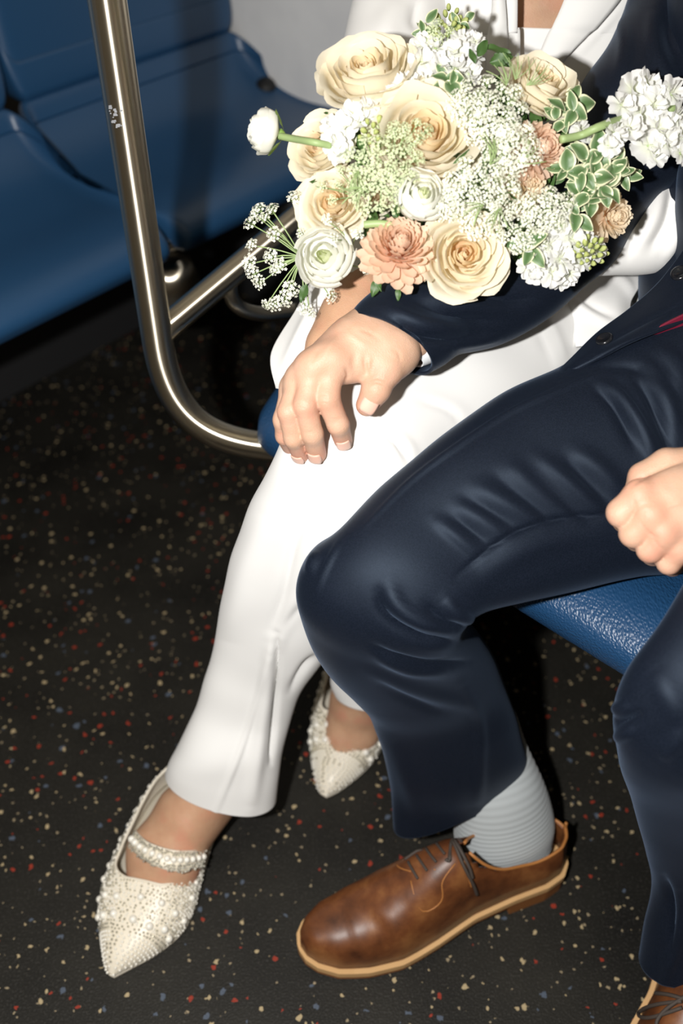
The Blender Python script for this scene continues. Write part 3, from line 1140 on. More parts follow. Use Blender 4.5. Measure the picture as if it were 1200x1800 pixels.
# shoulders and back of the blazer, shaped over the body
sh = []
for a, b in zip(tc[:-1], tc[1:]):
    for q in (-0.06, 0, 0.05):
        sh.append((a + RIGHT * q - BACK * 0.02 + adir * 0.0 - face * 0.035, b + RIGHT * q - face * 0.035, 0.062, 0.062))
sh += [(tc[0] + RIGHT * -0.07 - face * .02, Cs1[0], 0.055, 0.058), (tc[0] + RIGHT * 0.07 - face * .02, Cs2[0], 0.055, 0.062), (Cs1[0], Cs1[8], 0.058, 0.05), (Cs2[0], Cs2[8], 0.062, 0.05)]
V, F = sdf_mesh([], sh, 0.008, kp=0.03)
mk('blazer_back', V, F, M['white_cloth'], blz)
hp_ = [(tc[-1] - face * 0.05, Cw1[0], 0.062, 0.075), (tc[-1] - face * 0.05, Cw2[0], 0.062, 0.065)]
V, F = sdf_mesh([], hp_, 0.008, kp=0.03)
mk('trouser_seat', V, F, M['white_cloth'], her)
# hair
hc = neck + ZU * 0.22
V, F = sdf_mesh([], [(hc - face * 0.045, hc - face * 0.02 + ZU * 0.03, 0.095, 0.092), (hc - face * 0.06, hc - face * 0.09 - ZU * 0.22, 0.085, 0.06)], 0.008, kp=0.03)
mk('hair', V, F, M['hair'], her)


# ---- pearl shoes ------------------------------------------------------------
def pearl_shoe(rings, parent, vamp, strap=None, seed=1, heel_px=None):
    """pointed shoe: rings (xl, yl, xr, yr, z of the sole edge, height) from the toe back"""
    g = np.random.default_rng(seed)
    n, m_ = 150, 84
    L = catmull([unz(r[0], r[1], r[4]) for r in rings], n)
    R = catmull([unz(r[2], r[3], r[4]) for r in rings], n)
    Hh = catmull(np.array([[r[5]] for r in rings]), n)[:, 0]
    C = (L + R) / 2
    A = (R - L) / 2
    th = np.linspace(0, np.pi, m_)
    V = np.zeros((n, m_, 3))
    for i in range(n):
        c = np.sign(np.cos(th)) * np.abs(np.cos(th)) ** 0.8
        s = np.sin(th) ** 0.75
        V[i] = C[i] + A[i] * c[:, None] + ZU * (Hh[i] * s)[:, None]
    tn = np.linspace(0, 1, n)
    F = []
    keep = np.zeros((n, m_), bool)

    def inside(i, j):        # foot opening
        t, a = tn[i], (th[j] / np.pi - 0.5) * 2
        if t < vamp: return False
        q = min(1.0, (t - vamp) / 0.10)
        return abs(a) < 0.52 * math.sqrt(1 - (1 - q) ** 2) + 0.10 * min(1, max(0, (t - vamp) * 1.5))
    for i in range(n - 1):
        for j in range(m_ - 1):
            if not inside(i, j):
                F.append((i * m_ + j, i * m_ + j + 1, (i + 1) * m_ + j + 1, (i + 1) * m_ + j))
    Vf = V.reshape(-1, 3)
    N = vnormals(Vf, F)
    if (N[:, 2]).sum() < 0:
        F = [f[::-1] for f in F]
        N = -N
    sh = mk('pearl_shoe', Vf, F, M['cream_satin'], parent)
    solid(sh, 0.002, -1)
    # sole under it
    ring = [Vf[i * m_] for i in range(n)] + [Vf[i * m_ + m_ - 1] for i in range(n - 1, -1, -1)]
    k = len(ring)
    V2 = ring + [p * np.array([1, 1, 0]) + ZU * max(0.0005, p[2] - 0.006) for p in ring]
    F2 = [tuple(range(k)), tuple(range(2 * k - 1, k - 1, -1))] + [(i, i + k, (i + 1) % k + k, (i + 1) % k) for i in range(k)]
    mk('sole', np.array(V2), F2, M['cream_satin'], sh)
    # heel block
    hp = C[-10]
    if hp[2] > 0.012:
        V3, F3 = tube([hp * np.array([1, 1, 0]) + ZU * 0.0005, hp * np.array([1, 1, 0]) + ZU * (hp[2] * 0.6), hp - ZU * 0.002], [0.014, 0.018, 0.026], 16)
        mk('heel', V3, F3, M['cream_satin'], sh)
    # piping round the opening
    edge = []
    for i in range(n - 1):
        js = [j for j in range(m_ - 1) if inside(i, j)]
        if js:
            edge.append((i, js[0], js[-1] + 1))
    left = [V[i, a] for i, a, b in edge]
    right = [V[i, b] for i, a, b in edge]
    i0, a0, b0 = edge[0]
    front = [V[i0, j] for j in range(a0, b0 + 1)]
    path = left[::-1] + front + right
    path = np.array(path)
    for _ in range(4):
        path[1:-1] = (path[:-2] + 2 * path[1:-1] + path[2:]) / 4
    pv, pf = tube(path, 0.0016, 8)
    mk('binding', pv, pf, M['cream_satin'], sh)
    b = bvh_of(Vf, F)
    # sphere templates

    def ball(nu=8, nv=12):
        P = [(0, 0, 1)]
        for i in range(1, nu):
            for j in range(nv):
                a, bb = math.pi * i / nu, 2 * math.pi * j / nv
                P.append((math.sin(a) * math.cos(bb), math.sin(a) * math.sin(bb), math.cos(a)))
        P.append((0, 0, -1))
        f = [(0, 1 + j, 1 + (j + 1) % nv) for j in range(nv)]
        for i in range(nu - 2):
            for j in range(nv):
                f.append((1 + i * nv + j, 1 + (i + 1) * nv + j, 1 + (i + 1) * nv + (j + 1) % nv, 1 + i * nv + (j + 1) % nv))
        o_ = 1 + (nu - 2) * nv
        f += [(o_ + j, len(P) - 1, o_ + (j + 1) % nv) for j in range(nv)]
        return np.array(P), f
    bp_, bf_ = ball()
    pearl_me = mesh_data('pearl', bp_, bf_, M['pearl'])

    def pearl(P, r):
        o = bpy.data.objects.new('pearl', pearl_me)
        col.objects.link(o)
        o.parent = sh
        o.matrix_parent_inverse = Matrix.Identity(4)
        o.location = Vector(P)
        o.scale = (r, r, r)
    # big pearls in two bands over the vamp and down the sides
    taken = []
    for (t_, cnt, r) in ((vamp - 0.055, 7, 0.0042), (vamp - 0.135, 7, 0.0046)):
        for q in range(cnt):
            j = 7 + (m_ - 15) * q / (cnt - 1)
            i = int((t_ + g.uniform(-0.012, 0.012)) * (n - 1))
            jj = int(j)
            P = V[i, jj] + N[i * m_ + jj] * r * 0.25
            pearl(P, r); taken.append((P, r))
    for t_ in np.arange(vamp + 0.02, 0.97, 0.062):
        for side in (0, 1):
            i = int(t_ * (n - 1))
            jj = 9 if side == 0 else m_ - 10
            r = g.uniform(0.0032, 0.0044)
            P = V[i, jj] + N[i * m_ + jj] * r * 0.25
            pearl(P, r); taken.append((P, r))
    # dense beadwork, joined
    sp_, sf_ = ball(4, 6)
    parts_p, parts_b = [], []
    toe_end = vamp - 0.19
    cells = list(F)
    areas = {}
    row_t = 0.01
    while row_t < 0.99:
        i = row_t * (n - 1)
        i0 = int(i)
        width = np.linalg.norm(A[i0]) * 2 * 1.25
        small = row_t < toe_end
        r = 0.0017 if small else g.uniform(0.0012, 0.0018)
        cnt = max(2, int(width / (r * 2.35)))
        for q in range(cnt):
            j = (q + 0.5 + (0.5 if int(row_t * 1000) % 2 else 0)) / cnt * (m_ - 1)
            j0 = int(min(j, m_ - 2))
            if inside(i0, j0) or inside(min(n - 1, i0 + 1), j0):
                continue
            fj = j - j0
            P = V[i0, j0] * (1 - fj) + V[i0, min(m_ - 1, j0 + 1)] * fj + (V[min(n - 1, i0 + 1), j0] - V[i0, j0]) * (i - i0)
            if any(np.linalg.norm(P - T_) < rt + r * 0.6 for T_, rt in taken):
                continue
            Nn = N[i0 * m_ + j0]
            a_ = (th[j0] / np.pi - 0.5) * 2
            silver = (g.random() < (0.06 if small else 0.5)) or (small and abs(a_ + 0.05 - 0.25 * math.sin(row_t * 9)) < 0.09) or abs(row_t - toe_end) < 0.015
            Pc = P + Nn * r * 0.8 + (0 if small else g.normal(0, 0.0004, 3))
            (parts_b if silver else parts_p).append((sp_ * r + Pc, sf_))
        length = np.linalg.norm(C[min(n - 1, i0 + 1)] - C[i0]) * (n - 1)
        row_t += r * 2.15 / max(0.02, length)
    if parts_p:
        v_, f_ = join(parts_p); tag(mk('pearl_beading', v_, f_, M['pearl'], sh), kind='stuff')
    if parts_b:
        v_, f_ = join(parts_b); tag(mk('silver_beading', v_, f_, M['bead'], sh, smooth=False), kind='stuff')
    if strap:
        A_, B_ = np.array(strap[0], float), np.array(strap[1], float)     # rear and front edge polylines in px with z
        ns_, ks = 40, 9
        Pa = catmull([unz(*p) for p in A_], ns_)
        Pb = catmull([unz(*p) for p in B_], ns_)
        Vs = np.array([Pa[i] * (1 - t) + Pb[i] * t + ZU * 0.003 * math.sin(math.pi * t) for i in range(ns_) for t in np.linspace(0, 1, ks)])
        Fs = grid_faces(ns_, ks)
        Ns = vnormals(Vs, Fs)
        if Ns[:, 2].sum() < 0:
            Fs = [f[::-1] for f in Fs]; Ns = -Ns
        so = mk('strap', Vs, Fs, M['cream_satin'], sh)
        solid(so, 0.002, -1)
        pv, pf = tube(Pa, 0.0015, 8)
        mk('binding', pv, pf, M['cream_satin'], sh)
        for q in range(13):
            i = int((q + 0.5) / 13 * (ns_ - 1))
            pearl(Vs[i * ks + ks // 2] + Ns[i * ks + ks // 2] * 0.002, 0.0037 if q > 1 else 0.0042)
        pp = []
        for k in range(420):
            i = g.integers(0, ns_); j = int(g.choice([1, 1, 2, 6, 7, 7, 8]))
            r = g.uniform(0.001, 0.0016)
            pp.append((sp_ * r + Vs[i * ks + j] + Ns[i * ks + j] * r * 0.5 + g.normal(0, 0.0007, 3), sf_))
        v_, f_ = join(pp); tag(mk('silver_beading', v_, f_, M['bead'], sh, smooth=False), kind='stuff')
    return sh


pearl_shoe([(191, 1713, 200, 1717, 0.006, 0.006), (185, 1690, 232, 1700, 0.006, 0.018), (180, 1650, 275, 1676, 0.006, 0.028), (177, 1605, 318, 1640, 0.006, 0.038),
            (186, 1562, 342, 1596, 0.007, 0.047), (204, 1520, 354, 1548, 0.011, 0.05), (224, 1480, 366, 1502, 0.018, 0.052), (246, 1438, 380, 1460, 0.026, 0.054), (270, 1400, 392, 1425, 0.034, 0.056), (300, 1372, 396, 1395, 0.04, 0.058)],
           her, 0.43, ([(238, 1462, 0.066), (260, 1482, 0.086), (298, 1495, 0.086), (332, 1497, 0.078), (362, 1492, 0.052)], [(228, 1492, 0.060), (254, 1512, 0.080), (294, 1530, 0.079), (330, 1530, 0.070), (356, 1522, 0.046)]), 3)
pearl_shoe([(562, 1393, 574, 1400, 0.006, 0.006), (556, 1372, 598, 1388, 0.006, 0.018), (550, 1340, 632, 1362, 0.006, 0.028), (546, 1305, 662, 1330, 0.007, 0.04),
            (549, 1275, 674, 1298, 0.010, 0.046), (556, 1245, 680, 1268, 0.016, 0.05), (566, 1215, 686, 1238, 0.024, 0.054), (577, 1188, 690, 1208, 0.032, 0.056), (590, 1165, 692, 1180, 0.038, 0.058)],
           her, 0.47, None, 5)



# ---- him -----------------------------------------------------------------
him = empty('person', bp(-0.13, -0.2, 0))
tag(him, 'seated person in a navy suit with brown leather derby shoes, hand on companion\'s knee', 'person')

legr = [(1170, 520, 1310, 960, 0.57), (1060, 600, 1205, 1000, 0.56), (985, 650, 1120, 1012, 0.555), (880, 698, 1010, 1035, 0.55), (775, 772, 925, 1052, 0.545),
        (682, 848, 865, 1068, 0.535), (603, 930, 832, 1085, 0.525), (548, 974, 818, 1098, 0.51), (527, 1015, 814, 1108, 0.49), (531, 1058, 818, 1116, 0.465), (546, 1108, 828, 1124, 0.435),
        (574, 1158, 846, 1138, 0.395), (612, 1203, 866, 1164, 0.35), (648, 1243, 884, 1204, 0.30), (667, 1292, 900, 1250, 0.25), (683, 1350, 914, 1298, 0.195), (692, 1405, 922, 1328, 0.150, 0.5, 0.5), (697, 1460, 928, 1350, 0.118, 0.36, 0.45)]
st = [  # gathers above the inseam of the thigh
    ([(1010, 790), (1060, 830), (1095, 868)], 13, 0.005), ([(985, 800), (1035, 850), (1072, 890)], 10, -0.0035),
    ([(940, 800), (1000, 850), (1060, 905)], 11, 0.0045), ([(920, 830), (980, 880), (1030, 915)], 9, -0.004),
    ([(890, 815), (950, 860), (1012, 912)], 11, 0.0045), ([(860, 830), (930, 885), (970, 918)], 8, -0.0035),
    ([(830, 850), (900, 890), (950, 920)], 11, 0.004), ([(810, 870), (870, 905), (915, 935)], 8, -0.003),
    ([(800, 885), (850, 915), (890, 945)], 10, 0.003), ([(790, 905), (830, 935), (865, 962)], 9, -0.003), ([(760, 910), (805, 945), (840, 975)], 11, 0.003),
    ([(1055, 675), (1090, 700), (1130, 760), (1150, 810)], 9, 0.007), ([(1040, 680), (1080, 720), (1115, 790)], 9, -0.005),
    ([(1110, 660), (1140, 700), (1165, 760), (1175, 800)], 8, -0.007), ([(1130, 640), (1165, 690), (1190, 760)], 10, 0.007),
    ([(1150, 610), (1185, 640), (1200, 680)], 8, 0.006), ([(1050, 650), (1120, 650), (1190, 700)], 8, -0.004),
    # inseam step
    ([(800, 1012), (880, 950), (960, 917), (1060, 904), (1110, 895)], 5, -0.004), ([(810, 1040), (900, 975), (980, 945), (1080, 935)], 22, 0.004),
    # front crease
    ([(640, 930), (720, 850), (800, 790), (900, 725), (1000, 680), (1060, 655)], 4, 0.0022),
    ([(600, 950), (570, 1010), (555, 1050)], 5, 0.0022),
    # behind the knee
    ([(664, 1040), (672, 1070), (700, 1098), (750, 1122), (800, 1125)], 8, -0.009), ([(680, 1025), (700, 1062), (745, 1090), (800, 1100)], 12, 0.008),
    ([(745, 1062), (775, 1090), (815, 1098)], 7, -0.007), ([(780, 1050), (800, 1075), (830, 1090)], 9, 0.006),
    ([(655, 1130), (690, 1150), (750, 1165), (820, 1160)], 7, -0.006), ([(660, 1148), (720, 1172), (790, 1178)], 10, 0.005),
    ([(645, 1175), (700, 1200), (770, 1222), (830, 1240)], 12, 0.004), ([(660, 1190), (720, 1225), (780, 1250)], 9, -0.003),
    ([(810, 1200), (838, 1260), (842, 1340), (838, 1420)], 10, 0.004), ([(690, 1300), (720, 1380), (735, 1440)], 14, 0.003),
    ([(560, 970), (552, 990), (545, 1010)], 9, 0.004)]
V, F, Cm1, hm1 = loft(legr, 'z', 260, 190, 0.60, 0.60, 2.15, 10, strokes=st, wobble=0.001, ws=24)
o = mk('trousers', V, F, M['navy'], him)
solid(o, 0.002, 1)
bvh_mleg = bvh_of(V, F)

legl = [(1560, 560, 1760, 900, 0.56), (1430, 700, 1640, 1040, 0.56), (1310, 870, 1520, 1160, 0.555), (1210, 1030, 1420, 1240, 0.545), (1130, 1150, 1370, 1290, 0.525), (1092, 1215, 1352, 1318, 0.50), (1080, 1260, 1348, 1335, 0.475),
        (1086, 1310, 1345, 1355, 0.44), (1102, 1372, 1345, 1380, 0.39), (1122, 1440, 1348, 1415, 0.33), (1142, 1500, 1350, 1465, 0.27), (1152, 1560, 1352, 1520, 0.215), (1140, 1640, 1352, 1590, 0.155), (1128, 1698, 1350, 1650, 0.112)]
st = [([(1075, 1240), (1090, 1245), (1110, 1235)], 9, 0.004), ([(1085, 1270), (1100, 1265), (1130, 1250)], 7, -0.006), ([(1078, 1305), (1095, 1290), (1120, 1280)], 9, 0.004),
      ([(1168, 1540), (1185, 1600), (1180, 1680)], 7, -0.008), ([(1195, 1560), (1195, 1630), (1165, 1730)], 9, 0.006), ([(1160, 1330), (1190, 1300), (1200, 1280)], 14, 0.004),
      ([(1150, 1180), (1180, 1230), (1200, 1270)], 20, 0.004)]
V, F, Cm2, hm2 = loft(legl, 'z', 200, 120, 0.62, 0.62, 2.15, 10, strokes=st, wobble=0.0012, ws=24)
o = mk('trouser_leg', V, F, M['navy'], him)
solid(o, 0.002, 1)

# jacket body, mostly past the right edge of the frame
jt = [(1330, -330, 1860, -300, 0.93), (1300, -200, 1890, -150, 0.92), (1265, -60, 1880, 0, 0.92), (1235, 80, 1860, 140, 0.93), (1212, 200, 1840, 280, 0.95), (1196, 320, 1820, 400, 0.96), (1192, 420, 1800, 520, 0.965), (1196, 500, 1780, 620, 0.965), (1210, 560, 1740, 720, 0.955)]
jt = [(a, b, c, e, f - (0.10 if i < 3 else 0.085 if i < 6 else 0.065)) for i, (a, b, c, e, f) in enumerate(jt)]
V, F, Cj, hj = loft(jt, 'd', 120, 120, 0.55, 0.5, 2.3, 8, wobble=0.002, ws=18)
jk = mk('jacket', V, F, M['navy'], him)
solid(jk, 0.003, 1)
# open front of the jacket spread over his lap
V, F = sheet([[(1205, 440, 0.875), (1225, 480, 0.86), (1245, 520, 0.85), (1262, 552, 0.845)],
              [(1160, 500, 0.872), (1185, 520, 0.856), (1205, 540, 0.846), (1222, 562, 0.842)],
              [(1108, 548, 0.868), (1130, 560, 0.852), (1150, 570, 0.842), (1165, 582, 0.838)],
              [(1052, 590, 0.862), (1070, 600, 0.848), (1090, 605, 0.838), (1104, 606, 0.834)],
              [(1010, 632, 0.856), (1022, 636, 0.846), (1038, 638, 0.840), (1050, 634, 0.836)],
              [(982, 660, 0.852), (985, 661, 0.848), (992, 660, 0.844), (998, 656, 0.842)]], 50, 30)
V = folds(V, F, [([(1200, 540), (1130, 575), (1050, 620)], 5, -0.0016)])
jf = mk('jacket_front', V, F, M['navy'], jk)
solid(jf, 0.004, 1)
bvf = bvh_of(V, F)


def disc_button(px, py, r, b, parent):
    P, nn = hit(b, px, py, 0.004)
    u = nrm(np.cross(nn, [0.3, 0.2, 1])); w = np.cross(nn, u)
    prof = [(0.0, 0.001), (0.55, 0.001), (0.75, 0.0022), (0.95, 0.0018), (1.0, 0.0), (0.9, -0.002), (0, -0.002)]
    V = np.array([P + (u * math.cos(a) + w * math.sin(a)) * r * q + nn * hgt for q, hgt in prof for a in np.linspace(0, 2 * np.pi, 20, endpoint=False)])
    F = [f[::-1] for f in grid_faces(len(prof), 20, True)]
    mk('button', V, F, M['button'], parent)


disc_button(1064, 603, 0.0075, bvf, jf)
disc_button(1196, 486, 0.008, bvf, jf)
# maroon lining and white shirt tail just inside the front
V, F = sheet([[(1128, 590, 0.838), (1150, 578, 0.836), (1180, 562, 0.835), (1230, 538, 0.835)], [(1158, 586, 0.842), (1175, 580, 0.842), (1195, 574, 0.842), (1230, 562, 0.842)]], 8, 16)
o = mk('lining', V, F, M['maroon'], jk); solid(o, 0.002, 0)
V, F = sheet([[(1186, 572, 0.846), (1200, 568, 0.846), (1230, 556, 0.846)], [(1192, 592, 0.848), (1205, 594, 0.848), (1235, 590, 0.848)]], 8, 12)
o = mk('shirt', V, F, M['shirt'], him); solid(o, 0.002, 0)

# right sleeve, from the shoulder behind the flowers down to the cuff on her knee
sl = [(1150, -170, 1420, -20, 0.97), (1118, -40, 1330, 90, 0.95), (1085, 60, 1290, 190, 0.93), (1035, 140, 1240, 280, 0.915), (985, 240, 1150, 345, 0.905), (925, 345, 1085, 440, 0.90),
      (860, 420, 1035, 490, 0.893), (795, 455, 965, 548, 0.882), (735, 478, 890, 590, 0.868), (675, 508, 818, 610, 0.846), (634, 540, 782, 634, 0.832), (613, 568, 757, 648, 0.826)]
st = [([(690, 560), (740, 590), (800, 598)], 9, -0.005), ([(680, 545), (740, 570), (820, 580)], 11, 0.005), ([(720, 530), (790, 555), (860, 560)], 10, -0.004), ([(740, 515), (810, 540), (890, 540)], 12, 0.005),
      ([(820, 520), (880, 530), (940, 520)], 10, -0.003), ([(790, 610), (815, 600), (880, 588)], 7, 0.004),
      ([(1095, 20), (1100, 80), (1090, 140)], 10, 0.005), ([(1180, 0), (1175, 60), (1195, 110)], 14, -0.006), ([(1150, 20), (1150, 90), (1180, 150)], 12, 0.005), ([(1060, 180), (1110, 200), (1170, 190)], 12, -0.004)]
V, F, Cms, hms = loft(sl, 'd', 190, 120, 0.78, 0.72, 2.0, 8, strokes=st, wobble=0.0016, ws=28)
slv = mk('sleeve', V, F, M['navy'], jk)
solid(slv, 0.003, 1)
# shirt cuff peeping out at the wrist
V, F, _, _ = loft([(660, 528, 796, 616, 0.846), (632, 556, 758, 634, 0.8405), (618, 576, 742, 640, 0.8385)], 'd', 20, 60, 0.66, 0.62, 2.0, 2)
o = mk('shirt_cuff', V, F, M['shirt'], him)
solid(o, 0.0015, 1)
# left sleeve comes in from the right towards the fist
sl2 = [(1700, 200, 1860, 330, 0.9), (1640, 420, 1800, 520, 0.86), (1560, 600, 1680, 740, 0.83), (1460, 730, 1560, 890, 0.80), (1360, 800, 1420, 950, 0.785), (1290, 825, 1320, 965, 0.775)]
V, F, Cms2, hms2 = loft(sl2, 'd', 90, 60, 0.8, 0.8, 2.0, 8, wobble=0.0016)
o = mk('sleeve', V, F, M['navy'], jk)
solid(o, 0.003, 1)

# body
tj = [unp((r[0] + r[2]) / 2, (r[1] + r[3]) / 2, r[4]) for r in jt]
sidev = nrm(np.cross(ZU, face))
tors = []
for a, b in zip(tj[:-1], tj[1:]):
    for s in (-0.08, 0, 0.08):
        tors.append((a + sidev * s, b + sidev * s, 0.06, 0.06))
neckm = tj[0] + ZU * 0.06
tors += head_caps(neckm, ZU, nrm(face))
tors += [(tj[0], Cms[0], 0.06, 0.05), (tj[0], Cms2[0], 0.06, 0.05), (tj[-1], Cm1[0] - ZU * 0.02, 0.035, 0.035), (tj[-1], Cm2[0], 0.05, 0.05)]
tors += body_chain(Cm1[:215], hm1, 0, 0.36) + body_chain(Cm2[:170], hm2, 0, 0.36) + body_chain(Cms, hms, 0, 0.5, 0.045) + body_chain(Cms2, hms2, 0, 0.5, 0.045)
bod = [sdf_mesh([], tors, 0.009, kp=0.02)]

# right hand over her knee
def knee_d(px, py):
    P, _ = hit(bvh_wleg, px, py)
    return proj(P)[2]


def J(px, py, lift):
    """joint centre above the knee cloth by lift (m)"""
    return unp(px, py, knee_d(px, py) - lift)


def Jd(px, py, d):
    return unp(px, py, d)


wrist0 = Jd(730, 560, 0.850)
wrist = Jd(664, 596, 0.832)
iM, iP, iD, iT = Jd(583, 632, 0.803), Jd(575, 700, 0.800), Jd(594, 746, 0.812), J(603, 774, 0.0085)
mM, mP, mD, mT = Jd(551, 645, 0.803), Jd(536, 712, 0.799), Jd(549, 763, 0.812), J(557, 798, 0.0088)
rM, rP, rD, rT = Jd(528, 664, 0.810), Jd(507, 724, 0.806), Jd(516, 770, 0.818), J(528, 799, 0.008)
pM, pP, pD, pT = Jd(514, 682, 0.820), Jd(498, 738, 0.822), Jd(500, 766, 0.832), J(508, 785, 0.006)
tC, tM, tI, tT = Jd(692, 618, 0.822), Jd(676, 648, 0.812), Jd(661, 684, 0.808), Jd(645, 712, 0.813)
palm = [(wrist0, wrist, 0.024, 0.0255),
        (wrist, iM, 0.025, 0.0122), (wrist, mM, 0.024, 0.0122), (Jd(648, 592, .828), rM, 0.022, 0.012), (Jd(645, 594, .832), pM, 0.02, 0.0105),
        (Jd(628, 608, .819), Jd(575, 645, .812), 0.024, 0.012), (Jd(610, 615, .821), Jd(540, 668, .816), 0.02, 0.012),
        (wrist, tC, 0.027, 0.020), (tC, tM, 0.020, 0.0150), (Jd(668, 612, .818), Jd(615, 640, .812), 0.019, 0.012),
        (Jd(680, 628, .818), Jd(632, 632, .812), 0.014, 0.013), (Jd(640, 636, .815), Jd(600, 640, .81), 0.012, 0.012)]
fing = [[(iM, iP, 0.0114, 0.0099), (iP, iD, 0.0099, 0.0090), (iD, iT, 0.0088, 0.0079)],
        [(mM, mP, 0.0112, 0.0097), (mP, mD, 0.0097, 0.0089), (mD, mT, 0.0088, 0.0079)],
        [(rM, rP, 0.0104, 0.0090), (rP, rD, 0.0089, 0.0082), (rD, rT, 0.0081, 0.0074)],
        [(pM, pP, 0.0098, 0.0085), (pP, pD, 0.0084, 0.0074), (pD, pT, 0.0074, 0.0064)],
        [(tC, tM, 0.0185, 0.0138), (tM, tI, 0.0135, 0.0118), (tI, tT, 0.0118, 0.0093)]]
palm += [(iM, iM + BACK * 0.003, 0.0128, 0.0125), (mM, mM + BACK * 0.003, 0.0128, 0.0125)]
Vh, Fh = sdf_mesh(fing, palm, 0.0014, k=0.005, kp=0.010, relax=1)


def cr(cx, cy):
    return (420 + cx / 3, 480 + cy / 3)


hs = [([cr(690, 570), cr(730, 555), cr(775, 570)], 1.6, -0.0007), ([cr(685, 590), cr(725, 575), cr(770, 592)], 1.6, -0.0007), ([cr(695, 610), cr(725, 600), cr(760, 612)], 1.4, -0.0005),
      ([cr(415, 650), cr(445, 640), cr(470, 650)], 1.5, -0.0006), ([cr(415, 670), cr(445, 662), cr(475, 672)], 1.5, -0.0006), ([cr(420, 690), cr(445, 684), cr(470, 690)], 1.4, -0.0005),
      ([cr(290, 690), cr(325, 685), cr(360, 700)], 1.5, -0.0006), ([cr(285, 712), cr(320, 705), cr(355, 718)], 1.5, -0.0005), ([cr(480, 790), cr(510, 775), cr(545, 770)], 1.4, -0.0005), ([cr(490, 800), cr(520, 788), cr(550, 785)], 1.4, -0.0004),
      ([cr(340, 850), cr(370, 840), cr(400, 840)], 1.4, -0.0005),
      ([cr(560, 500), cr(575, 540), cr(560, 575)], 3, -0.0016), ([cr(660, 440), cr(665, 490), cr(680, 540)], 3, -0.0014), ([cr(690, 440), cr(685, 490), cr(695, 530)], 3, 0.0010),
      ([cr(610, 420), cr(605, 480), cr(620, 540)], 6, -0.0012), ([cr(520, 330), cr(470, 400), cr(440, 460)], 5, 0.0009), ([cr(560, 310), cr(620, 350), cr(690, 400)], 6, 0.0008), ([cr(430, 390), cr(400, 430), cr(380, 480)], 4, -0.0009),
      ([cr(800, 400), cr(840, 420), cr(850, 470)], 3, -0.0007), ([cr(620, 300), cr(680, 310), cr(740, 350)], 3, -0.0006)]
Vh = folds(Vh, Fh, hs)
bod.append((Vh, Fh))

# left fist on his thigh
def cf(cx, cy, d):
    return unp(880 + cx / 3.6, 700 + cy / 3.6, d)


wf = cf(1480, 560, 0.762)
FI = [(cf(880, 615, 0.742), cf(765, 725, 0.748), cf(790, 770, 0.778), cf(900, 760, 0.785)),
      (cf(950, 735, 0.738), cf(840, 855, 0.746), cf(865, 890, 0.776), cf(960, 850, 0.785)),
      (cf(1030, 850, 0.738), cf(945, 955, 0.746), cf(965, 985, 0.774), cf(1050, 930, 0.783)),
      (cf(1130, 950, 0.742), cf(1062, 1040, 0.750), cf(1085, 1060, 0.775), cf(1150, 1010, 0.782))]
rad = [(0.0118, 0.0112), (0.0116, 0.0106), (0.0110, 0.0100), (0.0100, 0.0088)]
fing, palm = [], [(cf(1900, 480, 0.77), wf, 0.03, 0.027), (wf, cf(1200, 620, 0.756), 0.028, 0.027)]
for (m0, p0, d0, t0_), (ra_, rb_) in zip(FI, rad):
    fing.append([(m0, p0, ra_, rb_), (p0, d0, rb_, rb_ * 0.9), (d0, t0_, rb_ * 0.9, rb_ * 0.78)])
    palm.append((wf, m0, 0.022, ra_ * 0.98))
palm += [(cf(1080, 620, 0.750), cf(960, 760, 0.755), 0.02, 0.014), (cf(1200, 700, 0.752), cf(1080, 850, 0.752), 0.022, 0.014), (cf(1220, 830, 0.756), cf(1130, 930, 0.756), 0.02, 0.012)]
fing.append([(cf(1240, 440, 0.765), cf(1050, 420, 0.763), 0.017, 0.0125), (cf(1050, 420, 0.763), cf(900, 500, 0.765), 0.0125, 0.0112), (cf(900, 500, 0.765), cf(850, 600, 0.774), 0.0112, 0.009)])
Vf_, Ff_ = sdf_mesh(fing, palm, 0.0015, k=0.0045, kp=0.010, relax=1)


def cq(x, y):
    return (880 + x / 3.6, 700 + y / 3.6)


Vf_ = folds(Vf_, Ff_, [([cq(820, 560), cq(920, 490), cq(1050, 430), cq(1152, 400)], 3.5, -0.0018), ([cq(840, 640), cq(850, 710), cq(800, 790)], 2.5, -0.0010),
                       ([cq(870, 740), cq(900, 700), cq(960, 700)], 4, 0.0006), ([cq(880, 780), cq(930, 850), cq(990, 880)], 3, -0.0008), ([cq(1040, 690), cq(1110, 670), cq(1152, 660)], 3, 0.0007), ([cq(960, 880), cq(1000, 940), cq(1040, 965)], 3, -0.0008)])
bod.append((Vf_, Ff_))
# ankles in the socks
bod.append(sdf_mesh([], [(Cm2[165], Cm2[-20], 0.026, 0.024)], 0.004))
bod.append(sdf_mesh([], [(unz(872, 1345, 0.17), unz(895, 1430, 0.08), 0.018, 0.022)], 0.004))
V, F = join(bod)
bm_ = mk('body', V, F, M['skin_m'], him)
fl_ = np.zeros(len(V))
for P_, r_, a_ in [(q, 0.011, .45) for q in (iP, mP, rP)] + [(q, 0.012, .3) for q in (iM, mM)] + [(q, 0.013, .6) for q in (iT, mT, rT, pT)] + [(tT, .014, .45), (tI, .012, .3)] + [(f_[0], 0.012, .6) for f_ in FI] + [(f_[1], 0.010, .35) for f_ in FI]:
    fl_ = np.maximum(fl_, a_ * np.exp(-(np.linalg.norm(V - P_, axis=1) / (r_ * 1.3)) ** 2))
at_ = bm_.data.attributes.new('flush', 'FLOAT', 'POINT')
at_.data.foreach_set('value', fl_.astype(np.float32))
nail(iT, iD, 0.0079, bm_, nrm(BACK + 0.45 * RIGHT * -0.2))
